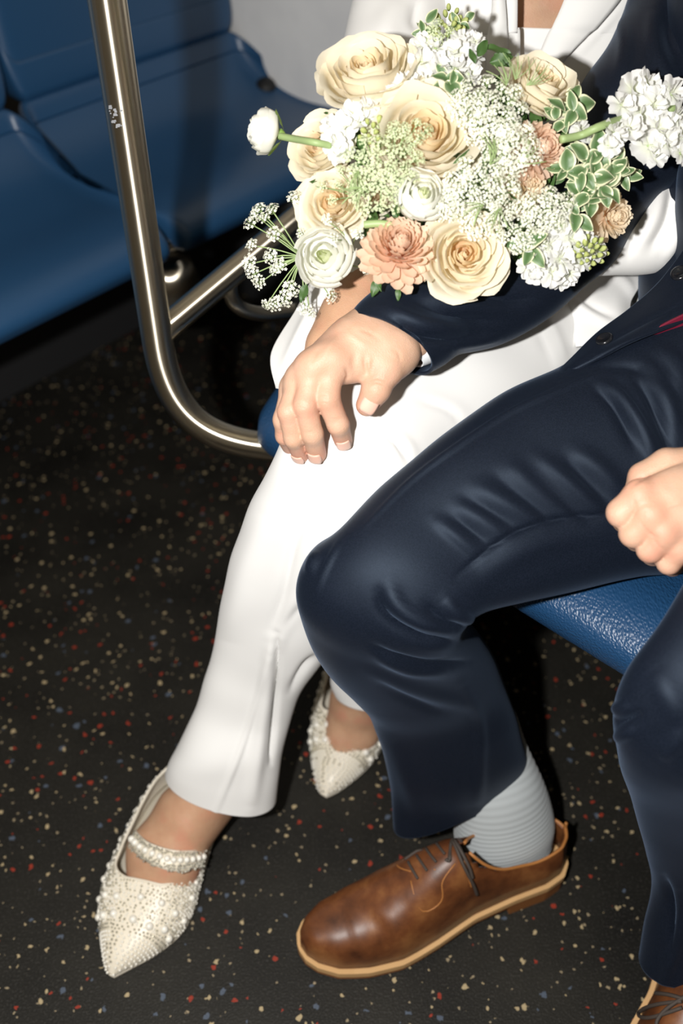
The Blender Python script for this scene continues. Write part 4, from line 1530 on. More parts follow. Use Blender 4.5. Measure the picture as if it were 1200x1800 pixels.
nail(mT, mD, 0.0079, bm_, nrm(BACK - RIGHT * 0.25))
nail(rT, rD, 0.0074, bm_, nrm(BACK - RIGHT * 0.3))
nail(tT, tI, 0.0095, bm_, nrm(BACK - UPV * 0.15 + RIGHT * 0.2), w=0.75, ln=0.95)
# jacket over shoulders and back, seat of the trousers
sh = []
for a, b in zip(tj[:-1], tj[1:]):
    for q in (-0.10, -0.05, 0, 0.05, 0.10):
        sh.append((a + sidev * q - face * 0.01, b + sidev * q - face * 0.01, 0.085, 0.082))
sh += [(tj[0], Cms[0], 0.08, 0.075), (tj[0], Cms2[0], 0.08, 0.075), (Cms2[0], Cms2[30], 0.075, 0.06)]
V, F = sdf_mesh([], sh, 0.009, kp=0.04)
mk('jacket_back', V, F, M['navy'], jk)
hp_ = [(tj[-1] - ZU * 0.03, Cm1[0] - ZU * 0.02, 0.09, 0.05), (tj[-1] - ZU * 0.02, Cm2[0], 0.10, 0.095), (Cm1[0] - ZU * 0.02, Cm2[0], 0.05, 0.09), (Cm2[0], Cm2[12], 0.095, 0.08)]
V, F = sdf_mesh([], hp_, 0.009, kp=0.04)
mk('trouser_seat', V, F, M['navy'], him)
V, F = tube([wf + nrm(Cms2[-1] - wf) * 0.01, wf * .5 + Cms2[-1] * .5, Cms2[-1]], [0.030, 0.0315, 0.033], 32, caps=False)
mk('shirt_cuff', V, F, M['shirt'], him)
hc = neckm + ZU * 0.22
V, F = sdf_mesh([], [(hc - face * 0.04, hc - face * 0.015 + ZU * 0.03, 0.094, 0.092)], 0.008)
mk('hair', V, F, M['hair'], him)

# ---- derby shoes ------------------------------------------------------------
def derby(toe, heel, near, parent, laces=True):
    """toe and heel on the floor; near = side of the shoe turned to the lens"""
    toe, heel = np.array(toe) * [1, 1, 0], np.array(heel) * [1, 1, 0]
    e1 = nrm(toe - heel)
    Ls = float(np.linalg.norm(toe - heel))
    e2 = nrm(np.cross(ZU, e1))
    if e2 @ near < 0:
        e2 = -e2
    xs = np.linspace(0, 1, 80)
    wx = [0, 0.012, 0.05, 0.12, 0.25, 0.40, 0.55, 0.68, 0.80, 0.90, 0.96, 0.99, 1.0]
    wv = [0, 0.016, 0.029, 0.034, 0.033, 0.033, 0.0415, 0.0465, 0.0440, 0.036, 0.024, 0.012, 0.0]
    xs = 0.5 - 0.5 * np.cos(np.pi * xs)
    w = np.interp(xs, wx, wv)
    off = np.interp(xs, [0, 0.4, 0.7, 1], [0.0, 0.004, 0.006, 0.0])
    zs = np.interp(xs, [0, 0.25, 0.45, 0.62, 0.85, 1], [0.020, 0.020, 0.013, 0.0045, 0.0045, 0.010])   # underside of the sole

    def at(x, y, z):
        return heel + e1 * (x * Ls) + e2 * y + ZU * z
    n = len(xs)

    def outline_solid(scale, za, zb, name, mtl, par, grow=0.0, x0=0.0, x1=1.0):
        ring, zl = [], []
        for sgn in (1, -1):
            it = range(n) if sgn == 1 else range(n - 1, -1, -1)
            for i in it:
                if x0 <= xs[i] <= x1:
                    ww = w[i] * scale + (grow if 0 < i < n - 1 else 0)
                    ring.append((xs[i], off[i] + sgn * ww)); zl.append(i)
        k = len(ring)
        V = [at(x, y, za(i)) for (x, y), i in zip(ring, zl)] + [at(x, y, zb(i)) for (x, y), i in zip(ring, zl)]
        F = [(i, (i + 1) % k, (i + 1) % k + k, i + k) for i in range(k)]
        V += [np.mean(V[:k], axis=0), np.mean(V[k:2 * k], axis=0)]
        # strips instead of fans across the outline
        F += [(i, k - 1 - i, k - 2 - i, i + 1)[::1] for i in range(k // 2 - 1)]
        F += [(i + k, i + 1 + k, 2 * k - 2 - i, 2 * k - 1 - i) for i in range(k // 2 - 1)]
        V = np.array(V)
        N = vnormals(V, F)
        if ((V - V[:2 * k].mean(0)) * N).sum() < 0:
            F = [f[::-1] for f in F]
        return mk(name, V, F, mtl, par, smooth=False)
    # upper
    hx = [0, 0.06, 0.2, 0.36, 0.46, 0.56, 0.68, 0.80, 0.90, 0.97, 1.0]
    hv = [0.060, 0.068, 0.060, 0.088, 0.108, 0.099, 0.076, 0.055, 0.046, 0.036, 0.020]
    hh = np.interp(xs, hx, hv)
    for _ in range(3):
        hh[1:-1] = (hh[:-2] + 2 * hh[1:-1] + hh[2:]) / 4
    m_ = 56
    th = np.linspace(0, np.pi, m_)
    V = np.zeros((n, m_, 3))
    for i in range(n):
        p = np.interp(xs[i], [0, 0.3, 0.5, 0.75, 1], [0.42, 0.45, 0.62, 0.58, 0.5])
        q = np.interp(xs[i], [0, 0.3, 0.5, 0.75, 1], [0.80, 0.85, 1.0, 0.9, 0.8])
        c = np.sign(np.cos(th)) * np.abs(np.cos(th)) ** q
        s = np.sin(th) ** (p if True else 1)
        zb = zs[i] + 0.013
        for j in range(m_):
            z = zb + hh[i] * s[j]
            lean = 1.0
            if xs[i] < 0.45:            # heel quarters lean in towards the ankle
                lean = 1 - 0.22 * (s[j] ** 2) * min(1, (0.45 - xs[i]) / 0.2)
            V[i, j] = at(xs[i] * 0.985 + 0.006 + (0.012 * s[j] if xs[i] < 0.05 else 0), off[i] + w[i] * 0.955 * c[j] * lean, z)

    def open_(i, j):
        x = xs[i]
        a = abs(th[j] - np.pi / 2)
        if x > 0.42: return False
        lim = np.interp(x, [0.0, 0.02, 0.05, 0.15, 0.30, 0.385, 0.42], [0.9, 0.95, 1.0, 1.02, 0.95, 0.62, 0.0])
        return a < lim
    F = [(i * m_ + j, i * m_ + j + 1, (i + 1) * m_ + j + 1, (i + 1) * m_ + j) for i in range(n - 1) for j in range(m_ - 1) if not open_(i, j)]
    Vf = V.reshape(-1, 3)
    N = vnormals(Vf, F)
    cen = heel + e1 * Ls * 0.5 + ZU * 0.03
    if ((Vf - cen) * N).sum() < 0:
        F = [f[::-1] for f in F]
    return e1, e2, Ls, at, xs, V, Vf, F, open_, outline_solid, zs, m_, th, n


def build_derby(toe, heel, near, parent, strokes, lace_px, seam_px, bow_px):
    e1, e2, Ls, at, xs, V, Vf, F, open_, outline_solid, zs, m_, th, n = derby(toe, heel, near, parent)
    if strokes:
        Vf = folds(Vf, F, strokes)
    sh = mk('derby_shoe', Vf, F, M['leather'], parent)
    solid(sh, 0.003, -1)
    outline_solid(1.0, lambda i: zs[i] + 0.006, lambda i: zs[i] + 0.0145, 'welt', M['welt'], sh, 0.0035)
    outline_solid(1.0, lambda i: zs[i], lambda i: zs[i] + 0.0062, 'sole', M['sole'], sh, 0.0025)
    outline_solid(1.0, lambda i: 0.0005, lambda i: zs[i] + 0.001, 'heel_block', M['sole'], sh, 0.002, 0.0, 0.27)
    # collar edge
    edge = []
    for i in range(1, n - 1):
        js = [j for j in range(m_ - 1) if open_(i, j)]
        if js: edge.append((i, js[0], js[-1] + 1))
    path = [V[i, b] for i, a, b in edge][::-1] + [V[edge[0][0], j] for j in range(edge[0][2], edge[0][1] - 1, -2)] + [V[i, a] for i, a, b in edge]
    path = np.array(path)
    for _ in range(5):
        path[1:-1] = (path[:-2] + 2 * path[1:-1] + path[2:]) / 4
    pv, pf = tube(path, 0.0018, 8)
    mk('collar_edge', pv, pf, M['leather_edge'], sh)
    b = bvh_of(Vf, F)
    for name, lst, r, mt, off in (('lace', lace_px, 0.0016, M['lace'], 0.0012), ('seam', seam_px, 0.0007, M['leather_edge'], 0.0002)):
        for pl in lst:
            pts = catmull(np.array(pl, float), 18)
            P = np.array([hit(b, x, y, off)[0] for x, y in pts])
            for _ in range(2):
                P[1:-1] = (P[:-2] + 2 * P[1:-1] + P[2:]) / 4
            pv, pf = tube(P, r, 8)
            mk(name, pv, pf, mt, sh)
    for pl in bow_px:
        if len(pl[0]) == 2:
            q_ = catmull(np.array(pl, float), 30)
            P = np.array([hit(b, x, y, 0.004)[0] for x, y in q_])
            for _ in range(3):
                P[1:-1] = (P[:-2] + 2 * P[1:-1] + P[2:]) / 4
        else:
            P = catmull(np.array([unz(x, y, z) for x, y, z in pl]), 30)
        pv, pf = tube(P, 0.0019, 8)
        mk('lace', pv, pf, M['lace'], sh)
    return sh, b


s1 = [([(640, 1600), (672, 1640), (690, 1680)], 7, -0.0016), ([(660, 1590), (690, 1625), (715, 1655)], 8, 0.0018), ([(615, 1590), (625, 1640), (640, 1680)], 9, 0.0015), ([(690, 1570), (720, 1600), (740, 1630)], 7, -0.0014)]
toe = unz(524, 1668, 0.02); heel = unz(986, 1500, 0.02)
lace_px = [[(718, 1516), (726, 1530), (735, 1545)], [(733, 1505), (742, 1518), (751, 1531)], [(749, 1493), (758, 1505), (767, 1516)], [(765, 1481), (773, 1491), (782, 1502)], [(712, 1512), (745, 1490), (790, 1466)]]
seam_px = [[(722, 1548), (728, 1575), (740, 1606), (765, 1595), (779, 1580), (776, 1560), (778, 1545), (800, 1518)], [(690, 1508), (700, 1524), (722, 1532)], [(815, 1512), (822, 1540), (828, 1560)]]
bow = [[(788, 1468), (800, 1492), (815, 1528), (828, 1552), (834, 1568)], [(790, 1470), (808, 1500), (821, 1524), (826, 1540)], [(790, 1470), (770, 1472), (740, 1480)]]
build_derby(toe, heel, np.array([0, -1.0, 0]), him, s1, lace_px, seam_px, bow)
toe2 = np.array([0.256, 0.240, 0.0]); heel2 = toe2 + nrm(np.array([0.50, 0.866, 0])) * 0.325
lace2 = []
bow2 = [[(1200, 1762), (1165, 1768), (1136, 1778), (1128, 1790), (1150, 1792), (1200, 1772)], [(1205, 1754), (1180, 1772), (1164, 1788), (1158, 1806), (1175, 1830)], [(1158, 1750), (1180, 1752), (1205, 1758)]]
build_derby(toe2, heel2, np.array([0, -1.0, 0]), him, None, lace2, [], bow2)

# ribbed grey sock
def sock(rings, parent):
    n, m_ = 110, 80
    V, F, C, hw = loft(rings, 'z', n, m_, 0.8, 0.8, 2.0, 8)
    N = vnormals(V, F)
    i = np.repeat(np.arange(n), m_)
    V = V + N * (0.00035 * np.sin(i * 2 * np.pi / 4.0))[:, None]
    o = mk('sock', V, F, M['sock'], parent)
    return o


sock([(820, 1290, 905, 1250, 0.22), (812, 1350, 922, 1300, 0.17), (803, 1405, 952, 1365, 0.13), (799, 1450, 966, 1405, 0.095), (804, 1490, 972, 1440, 0.065), (840, 1525, 968, 1470, 0.04)], him)
hx = heel2
a1_ = hx + nrm(np.array([-0.50, -0.866, 0])) * 0.075
V, F = tube([a1_ + ZU * 0.04, a1_ + ZU * 0.09, a1_ * .7 + (Cm2[-18] * [1, 1, 0]) * .3 + ZU * 0.13, Cm2[-22] * [1, 1, 0] + ZU * 0.17], [0.033, 0.031, 0.029, 0.028], 32)
mk('sock', V, F, M['sock'], him)

# ------------------------------------------------------------------ the bouquet
Bc = unp(790, 300, 0.86)
bq = empty('bouquet', Bc)
tag(bq, 'wedding bouquet of cream roses, white stock, peach chrysanthemums and lacy umbels held on the lap', 'bouquet')
MB = Matrix.Translation(Vector(Bc))


def dsurf(px, py):
    q = 1 - ((px - 780) / 350) ** 2 - ((py - 290) / 270) ** 2
    return 0.838 - 0.058 * math.sqrt(max(0.0, q))


def frame(P, n, roll=0.0, s=1.0):
    n = nrm(n)
    u = nrm(np.cross([0.13, 0.31, 0.94] if abs(n[2]) < 0.9 else [1, 0, 0], n))
    v = np.cross(n, u)
    c, k = math.cos(roll), math.sin(roll)
    u, v = u * c + v * k, v * c - u * k
    m = Matrix(((u[0] * s, v[0] * s, n[0] * s, P[0]), (u[1] * s, v[1] * s, n[1] * s, P[1]), (u[2] * s, v[2] * s, n[2] * s, P[2]), (0, 0, 0, 1)))
    return m


def put(name, me, parent, world=None, local=None):
    o = bpy.data.objects.new(name, me)
    col.objects.link(o)
    o.parent = parent
    if world is not None:
        o.matrix_basis = MB.inverted() @ world
    else:
        o.matrix_basis = local
    return o


def grow_attr(me, vals):
    a = me.attributes.new('grow', 'FLOAT', 'POINT')
    a.data.foreach_set('value', np.asarray(vals, np.float32))


def facing(a, b):
    return nrm(BACK + RIGHT * a + UPV * b)


def cup_petal(name, prof, A, mtl, spiral=0.10, ruffle=0.02, shape=0.22, lip=0.0, seed=0, nu=13, nv=9, g0=0.0, g1=1.0, point=0.0):
    """petal as a patch of a cup round the flower's axis"""
    g = np.random.default_rng(seed)
    prof = np.array(prof, float)
    tq = np.linspace(0, 1, 40)
    pr = np.interp(tq, prof[:, 0], prof[:, 1]); pz = np.interp(tq, prof[:, 0], prof[:, 2])
    for _ in range(12):
        pr[1:-1] = (pr[:-2] + 2 * pr[1:-1] + pr[2:]) / 4
        pz[1:-1] = (pz[:-2] + 2 * pz[1:-1] + pz[2:]) / 4
    V, G = [], []
    ph = g.uniform(0, 6, 3)
    for i in range(nu):
        s = -1 + 2 * i / (nu - 1)
        for j in range(nv):
            t = (j / (nv - 1))
            tt = t * (1 - shape * abs(s) ** 2.4 + point * max(0, 1 - abs(s) * 2.5))
            tt = min(tt, 1.0)
            r = np.interp(tt, tq, pr); z = np.interp(tt, tq, pz)
            wid = 0.30 + 0.70 * math.sin(min(1, tt / 0.62) * math.pi / 2)
            ang_ = s * A * wid
            r = r * (1 + spiral * s * tt) + lip * max(0, abs(s) - 0.55) * tt ** 2
            r += ruffle * tt ** 2 * math.sin(4.5 * s + ph[0]) + ruffle * 0.6 * tt ** 2 * math.sin(9 * s + ph[1])
            z += ruffle * 0.8 * tt ** 2 * math.sin(6 * s + ph[2])
            V.append((r * math.cos(ang_), r * math.sin(ang_), z))
            G.append(g0 + (g1 - g0) * tt)
    me = mesh_data(name, V, grid_faces(nu, nv), mtl)
    grow_attr(me, G)
    return me


def calyx_mesh(r, mtl, name='calyx'):
    pts, F = [], []
    prof = [(0.02, -0.30), (0.10, -0.26), (0.20, -0.16), (0.26, -0.04), (0.22, 0.06), (0.05, 0.12)]
    for q, z in prof:
        for j in range(12):
            a = 2 * math.pi * j / 12
            pts.append((q * math.cos(a) * r, q * math.sin(a) * r, z * r))
    return mesh_data(name, pts, grid_faces(len(prof), 12, True), mtl)


# --- roses
ROSE = []
for k, (prof, A, n_, mt, sp_, ru) in enumerate([
        ([(0, .02, .1), (.5, .10, .40), (1, .05, .62)], 2.2, 3, 'rose_in', .5, .01),
        ([(0, .05, .05), (.5, .20, .38), (1, .15, .67)], 1.7, 3, 'rose_in', .3, .02),
        ([(0, .06, .0), (.5, .32, .36), (.9, .29, .69), (1, .31, .72)], 1.35, 4, 'rose_in', .22, .02),
        ([(0, .06, .0), (.5, .46, .32), (.85, .46, .70), (1, .51, .76)], 1.15, 4, 'rose', .18, .02),
        ([(0, .08, .0), (.5, .62, .28), (.85, .68, .66), (1, .78, .74)], 1.0, 5, 'rose', .14, .025),
        ([(0, .10, -.02), (.5, .76, .22), (.82, .88, .56), (1, 1.02, .60)], .92, 5, 'rose', .10, .03),
        ([(0, .10, -.04), (.5, .84, .10), (.82, 1.04, .38), (1, 1.18, .34)], .80, 5, 'rose', .06, .04)]):
    ROSE.append([(cup_petal('rose_petal', prof, A, M[mt], sp_, ru, .16, -.03, 10 * k + v, g0=max(0, .1 * k - .1), g1=1.0, point=0.05 if k > 3 else 0), n_) for v in range(2)])
GUARD = cup_petal('rose_petal', [(0, .1, -.05), (.5, .62, .0), (.85, .9, .2), (1, 1.0, .12)], .5, M['rose_guard'], .05, .03, .25, 0, 5)
CALYX = calyx_mesh(1.0, M['stem'])


def rose(px, py, rpx, nrm_, d_off=0.0, layers=7, guard=0, seed=0, squash=1.0):
    g = np.random.default_rng(seed)
    d = dsurf(px, py) + d_off
    R = rpx * d / FPX
    n = nrm(nrm_)
    P = unp(px, py, d) - n * R * 0.45
    f = put('rose', CALYX, bq, frame(P, n, g.uniform(0, 6), R))
    for k in range(layers):
        a0 = g.uniform(0, 6.28)
        for q in range(ROSE[k][0][1]):
            me = ROSE[k][int(g.integers(0, 2))][0]
            a = a0 + 2 * math.pi * q / ROSE[k][0][1] + g.uniform(-.12, .12)
            tilt = g.uniform(-.05, .07)
            sc = g.uniform(.94, 1.06)
            put('petal', me, f, local=Matrix.Rotation(a, 4, 'Z') @ Matrix.Rotation(tilt, 4, 'Y') @ Matrix.Diagonal((sc, sc, sc * squash, 1)))
    for q in range(guard):
        a = g.uniform(0, 6.28)
        put('petal', GUARD, f, local=Matrix.Rotation(a, 4, 'Z'))
    return f


rose(747, 236, 96, facing(0.10, 0.10), 0.0, 7, 1, 1)
rose(646, 130, 84, facing(-0.20, 0.62), 0.004, 7, 2, 2, 1.1)
rose(564, 258, 60, facing(-0.60, 0.20), 0.014, 7, 1, 3, 1.1)
rose(584, 356, 60, facing(-0.25, 0.05), 0.006, 7, 0, 4)
rose(816, 446, 76, facing(0.10, -0.10), -0.006, 7, 1, 5)
rose(952, 150, 66, facing(0.35, 0.55), 0.004, 7, 1, 6, 1.1)
rose(905, 335, 44, facing(0.2, 0.0), 0.012, 7, 0, 7)
rose(655, 340, 46, facing(-0.1, 0.0), 0.02, 6, 0, 8)

# --- ranunculus
RAN = []
for k in range(9):
    q = k / 8
    r = 0.10 + 0.88 * q
    h = 0.92 - 0.30 * q ** 2
    top = r * (0.55 + 0.33 * q) if k < 8 else r * 1.02
    prof = [(0, .05, .0 + .02 * (8 - k)), (.45, r * 0.95, .32 * h), (.75, r, .72 * h), (1, top, h * (1.0 if k < 8 else .8))]
    RAN.append([cup_petal('ranunculus_petal', prof, 1.25 - .5 * q, M['ran_in'] if k < 3 else M['ran'], .10, .012 + .012 * q, .12, 0, 70 + 10 * k + v, g0=max(0, .12 * k - .1), g1=1.0) for v in range(2)])


def ranunculus(px, py, rpx, n_, d_off=0.0, seed=0, name='ranunculus', layers=range(9), squash=1.0):
    g = np.random.default_rng(seed)
    d = dsurf(px, py) + d_off
    R = rpx * d / FPX
    n = nrm(n_)
    P = unp(px, py, d) - n * R * 0.45
    f = put(name, CALYX, bq, frame(P, n, g.uniform(0, 6), R))
    for k in layers:
        a0 = g.uniform(0, 6.28)
        cnt = 3 if k < 2 else (4 if k < 5 else 5)
        for q in range(cnt):
            me = RAN[k][int(g.integers(0, 2))]
            sc = g.uniform(.95, 1.04)
            put('petal', me, f, local=Matrix.Rotation(a0 + 2 * math.pi * q / cnt + g.uniform(-.1, .1), 4, 'Z') @ Matrix.Rotation(g.uniform(-.04, .06), 4, 'Y') @ Matrix.Diagonal((sc, sc, sc * squash, 1)))
    return f


ranunculus(570, 450, 56, facing(-0.25, -0.05), -0.012, 1, layers=(0, 1, 3, 5, 7, 8))
ranunculus(741, 343, 48, facing(0.15, 0.12), -0.014, 2, layers=(0, 1, 3, 5, 7, 8))
bd = ranunculus(473, 232, 40, nrm(-RIGHT * 0.9 + UPV * 0.10 + BACK * 0.25), -0.005, 3, 'ranunculus_bud', range(4, 9), 1.6)
# bud stem
SEPAL = cup_petal('sepal', [(0, .06, -.22), (.4, .55, .0), (.8, .92, .28), (1, 1.08, .42)], .42, M['stem'], 0, .03, .4, 0, 9)
for q in range(3):
    put('sepal', SEPAL, bd, local=Matrix.Rotation(q * 2.1 + .6, 4, 'Z'))
dd = dsurf(474, 232)
pv, pf = tube(catmull(np.array([unp(490, 239, dd - .004), unp(515, 244, dd - .016), unp(550, 250, dd - .036), unp(580, 256, dd - .03)]), 16), 0.0028, 10)
V_ = pv - Bc
o = put('stem', mesh_data('stem', V_, pf, M['stem_thin']), bq, local=Matrix.Identity(4))


# --- chrysanthemums
def strap_petal(name, mtl, curl, wide=0.14, seed=0):
    V, G = [], []
    nu, nv = 5, 9
    for i in range(nu):
        s = -1 + 2 * i / (nu - 1)
        for j in range(nv):
            t = j / (nv - 1)
            w = wide * (0.45 + 0.85 * t) * (1 if t < 0.78 else math.sqrt(max(0.0, 1 - ((t - 0.78) / 0.235) ** 2)))
            x = t
            z = curl * t * t + 0.35 * wide * (s * s) * (0.4 + t)
            V.append((x, s * w, z)); G.append(t)
    me = mesh_data(name, V, grid_faces(nu, nv), mtl)
    grow_attr(me, G)
    return me


MUM = {c: [strap_petal('chrysanthemum_petal', M[c], cu, wd) for cu, wd in ((0.60, .115), (0.50, .115), (0.30, .11))] for c in ('mum', 'mum_pale')}


def mum(px, py, rpx, n_, colour, d_off=0.0, N_=95, seed=0):
    g = np.random.default_rng(seed)
    d = dsurf(px, py) + d_off
    R = rpx * d / FPX
    n = nrm(n_)
    P = unp(px, py, d) - n * R * 0.35
    f = put('chrysanthemum', CALYX, bq, frame(P, n, g.uniform(0, 6), R))
    for i in range(N_):
        q = (i + 0.5) / N_
        el = math.radians(84 - 112 * q ** 0.9)
        ln = 0.42 + 0.58 * q ** 0.8
        az = i * 2.39996 + g.uniform(-.08, .08)
        me = MUM[colour][0 if q < .35 else 1 if q < .7 else 2]
        base = Matrix.Translation(Vector((0, 0, 0.22 * (1 - q))))
        put('petal', me, f, local=base @ Matrix.Rotation(az, 4, 'Z') @ Matrix.Rotation(-el, 4, 'Y') @ Matrix.Diagonal((ln * g.uniform(.93, 1.05), 0.95 + .5 * q, ln, 1)))
    return f


mum(702, 434, 70, facing(0.10, 0.35), 'mum', -0.012, 140, 1)
mum(948, 262, 56, facing(0.55, 0.05), 'mum', -0.002, 120, 2)
mum(1076, 380, 46, facing(0.55, -0.30), 'mum_pale', -0.002, 90, 3)
mum(930, 325, 40, facing(0.1, -0.1), 'mum_pale', 0.012, 60, 4)


# --- white stock: ruffled florets along short stems
def ruffle_petal(name, mtl, seed, cup):
    g = np.random.default_rng(seed)
    ph = g.uniform(0, 6, 3)
    V, G = [], []
    nu, nv = 9, 7
    for i in range(nu):
        s = -1 + 2 * i / (nu - 1)
        for j in range(nv):
            t = j / (nv - 1)
            w = 0.60 * math.sin(min(1.0, t / .75) * math.pi / 2) ** 1.3
            x = t * (1 - .14 * abs(s) ** 2) * (1 - .10 * math.exp(-(s / .25) ** 2) * t)
            z = cup * t * t + .10 * t * math.sin(5 * s + ph[0]) + .06 * t * t * math.sin(11 * s + ph[1]) + .12 * s * s * t
            V.append((x, s * w, z)); G.append(t)
    me = mesh_data(name, V, grid_faces(nu, nv), mtl)
    grow_attr(me, G)
    return me


STK = [ruffle_petal('stock_petal', M['stock'], 30 + q, c) for q, c in enumerate((-.12, .10, .30, .55))]
KNOB = calyx_mesh(0.5, M['stem_thin'], 'stock_calyx')


def floret(px, py, rpx, n_, d_off=0.0, seed=0):
    g = np.random.default_rng(seed + 100)
    d = dsurf(px, py) + d_off
    R = 1.12 * rpx * d / FPX
    n = nrm(n_)
    f = put('stock_floret', KNOB, bq, frame(unp(px, py, d), n, g.uniform(0, 6), R))
    for q in range(4):
        put('petal', STK[int(g.integers(0, 2))], f, local=Matrix.Rotation(q * 1.571 + g.uniform(-.2, .2), 4, 'Z') @ Matrix.Rotation(g.uniform(-.25, .15), 4, 'Y') @ Matrix.Scale(g.uniform(.9, 1.1), 4))
    for q in range(3):
        put('petal', STK[int(g.integers(2, 4))], f, local=Matrix.Translation((0, 0, .05)) @ Matrix.Rotation(q * 2.09 + g.uniform(-.3, .3), 4, 'Z') @ Matrix.Rotation(-.45 + g.uniform(-.2, .2), 4, 'Y') @ Matrix.Scale(g.uniform(.6, .8), 4))


fl_list = [
    # top stem
    (742, 108, 24, 0), (765, 85, 22, 0), (740, 78, 19, 0), (800, 90, 24, 0), (775, 118, 24, 0), (812, 70, 20, 0), (835, 72, 18, 0), (800, 120, 22, 0), (752, 142, 20, .004), (835, 100, 16, 0), (825, 130, 20, .004),
    # between the roses
    (705, 150, 22, 0), (688, 165, 18, 0), (722, 142, 18, 0), (622, 198, 22, -.006), (645, 190, 20, -.006), (606, 222, 24, -.01), (592, 248, 24, -.01), (600, 270, 22, -.008), (632, 215, 20, -.008), (660, 205, 16, -.004), (585, 222, 20, -.004),
    # long stem at the right
    (1112, 160, 30, -.03), (1140, 150, 26, -.03), (1092, 185, 24, -.03), (1150, 185, 30, -.034), (1180, 165, 26, -.03), (1125, 205, 28, -.036), (1080, 235, 26, -.03), (1105, 225, 24, -.034), (1160, 225, 28, -.036), (1190, 205, 24, -.034),
    (1140, 255, 30, -.032), (1170, 250, 26, -.034), (1150, 275, 22, -.03), (1195, 235, 24, -.03), (1070, 255, 20, -.028), (1195, 270, 20, -.028),
    # low right
    (985, 395, 24, -.008), (1005, 420, 26, -.010), (965, 430, 24, -.008), (985, 455, 26, -.012), (945, 455, 24, -.01), (1020, 400, 20, -.006), (940, 480, 20, -.010), (970, 478, 24, -.012), (1000, 480, 22, -.012), (1020, 455, 22, -.008), (1045, 440, 20, -.004), (985, 495, 16, -.010), (925, 470, 18, -.008), (1030, 425, 20, -.008),
    (1020, 228, 20, -.004), (1035, 240, 16, -.004), (1010, 215, 14, -.002)]
for i, (x, y, r, o_) in enumerate(fl_list):
    g = np.random.default_rng(i)
    cx, cy = (x - 780) / 420, (y - 290) / 330
    floret(x, y, r, facing(cx * 0.5 + g.uniform(-.45, .45), -cy * 0.5 + g.uniform(-.45, .45)), o_, i)


# green unopened buds at the tips of the stock
def egg(name, mtl):
    V, G = [], []
    for i in range(7):
        for j in range(8):
            a, b = math.pi * i / 6, 2 * math.pi * j / 8
            r = math.sin(a) * (0.62 + 0.12 * math.cos(3 * b))
            V.append((r * math.cos(b), r * math.sin(b), -math.cos(a))); G.append((1 - math.cos(a)) / 2)
    me = mesh_data(name, V, grid_faces(7, 8, True), mtl)
    grow_attr(me, G)
    return me


EGG = egg('flower_bud', M['budgreen'])
for (cx, cy, rad, cnt, o_) in ((792, 42, 30, 16, 0), (655, 232, 26, 12, -.018), (1036, 442, 30, 22, -.022), (760, 62, 14, 5, 0), (800, 48, 20, 6, -.004)):
    g = np.random.default_rng(int(cx))
    for k in range(cnt):
        a = k * 2.4; q = math.sqrt((k + .5) / cnt)
        x, y = cx + rad * q * math.cos(a), cy + rad * q * math.sin(a)
        n = facing(1.0 * q * math.cos(a), -1.0 * q * math.sin(a))
        d = dsurf(x, y) + o_ + 0.010 * q * q
        put('flower_bud', EGG, bq, frame(unp(x, y, d), n, 0, g.uniform(6, 9) * d / FPX))


# --- lacy umbels: clusters of tiny florets on thin rays
def cluster_mesh(name, seed, mtl, cnt=30):
    g = np.random.default_rng(seed)
    V, F, MI = [], [], []
    for k in range(cnt):
        a = k * 2.39996 + g.uniform(-.2, .2); q = math.sqrt((k + .5) / cnt) * g.uniform(.9, 1.08)
        c = np.array([q * math.cos(a), q * math.sin(a), 0.55 * (1 - q * q) + g.uniform(-.08, .08)])
        n = nrm(np.array([c[0] * .8, c[1] * .8, .9]) + g.normal(0, .25, 3))
        u = nrm(np.cross(n, [0.2, 0.9, 0.1])); w = np.cross(n, u)
        r = g.uniform(.17, .24)
        b0 = len(V)
        V.append(c + n * .03)
        ph = g.uniform(0, 6)
        for p in range(5):
            t = ph + p * 1.2566
            for da, rr_, up_ in ((-.42, .75, .03), (0, 1.05, .05), (.42, .75, .03)):
                V.append(c + (u * math.cos(t + da) + w * math.sin(t + da)) * r * rr_ + n * up_)
            q0 = b0 + 1 + p * 3
            F.append((b0, q0, q0 + 1, q0 + 2)); MI.append(0)
        # ray of the little flower
        base = np.array([0, 0, -.75])
        b1 = len(V)
        sd = nrm(np.cross(c - base, [.3, .5, .8])) * .022
        sd2 = nrm(np.cross(c - base, sd)) * .022
        for e in (base, c):
            V += [e + sd, e - sd * .5 + sd2 * .87, e - sd * .5 - sd2 * .87]
        for p in range(3):
            F.append((b1 + p, b1 + (p + 1) % 3, b1 + 3 + (p + 1) % 3, b1 + 3 + p)); MI.append(1)
    me = mesh_data(name, V, F, [mtl, M['stem_thin']], smooth=False)
    me.polygons.foreach_set('material_index', MI)
    return me


CLU = {'c': [cluster_mesh('floret_cluster', 40 + q, M['umbel'], 22) for q in range(3)], 'g': [cluster_mesh('floret_cluster', 50 + q, M['umbel_g'], 22) for q in range(3)]}


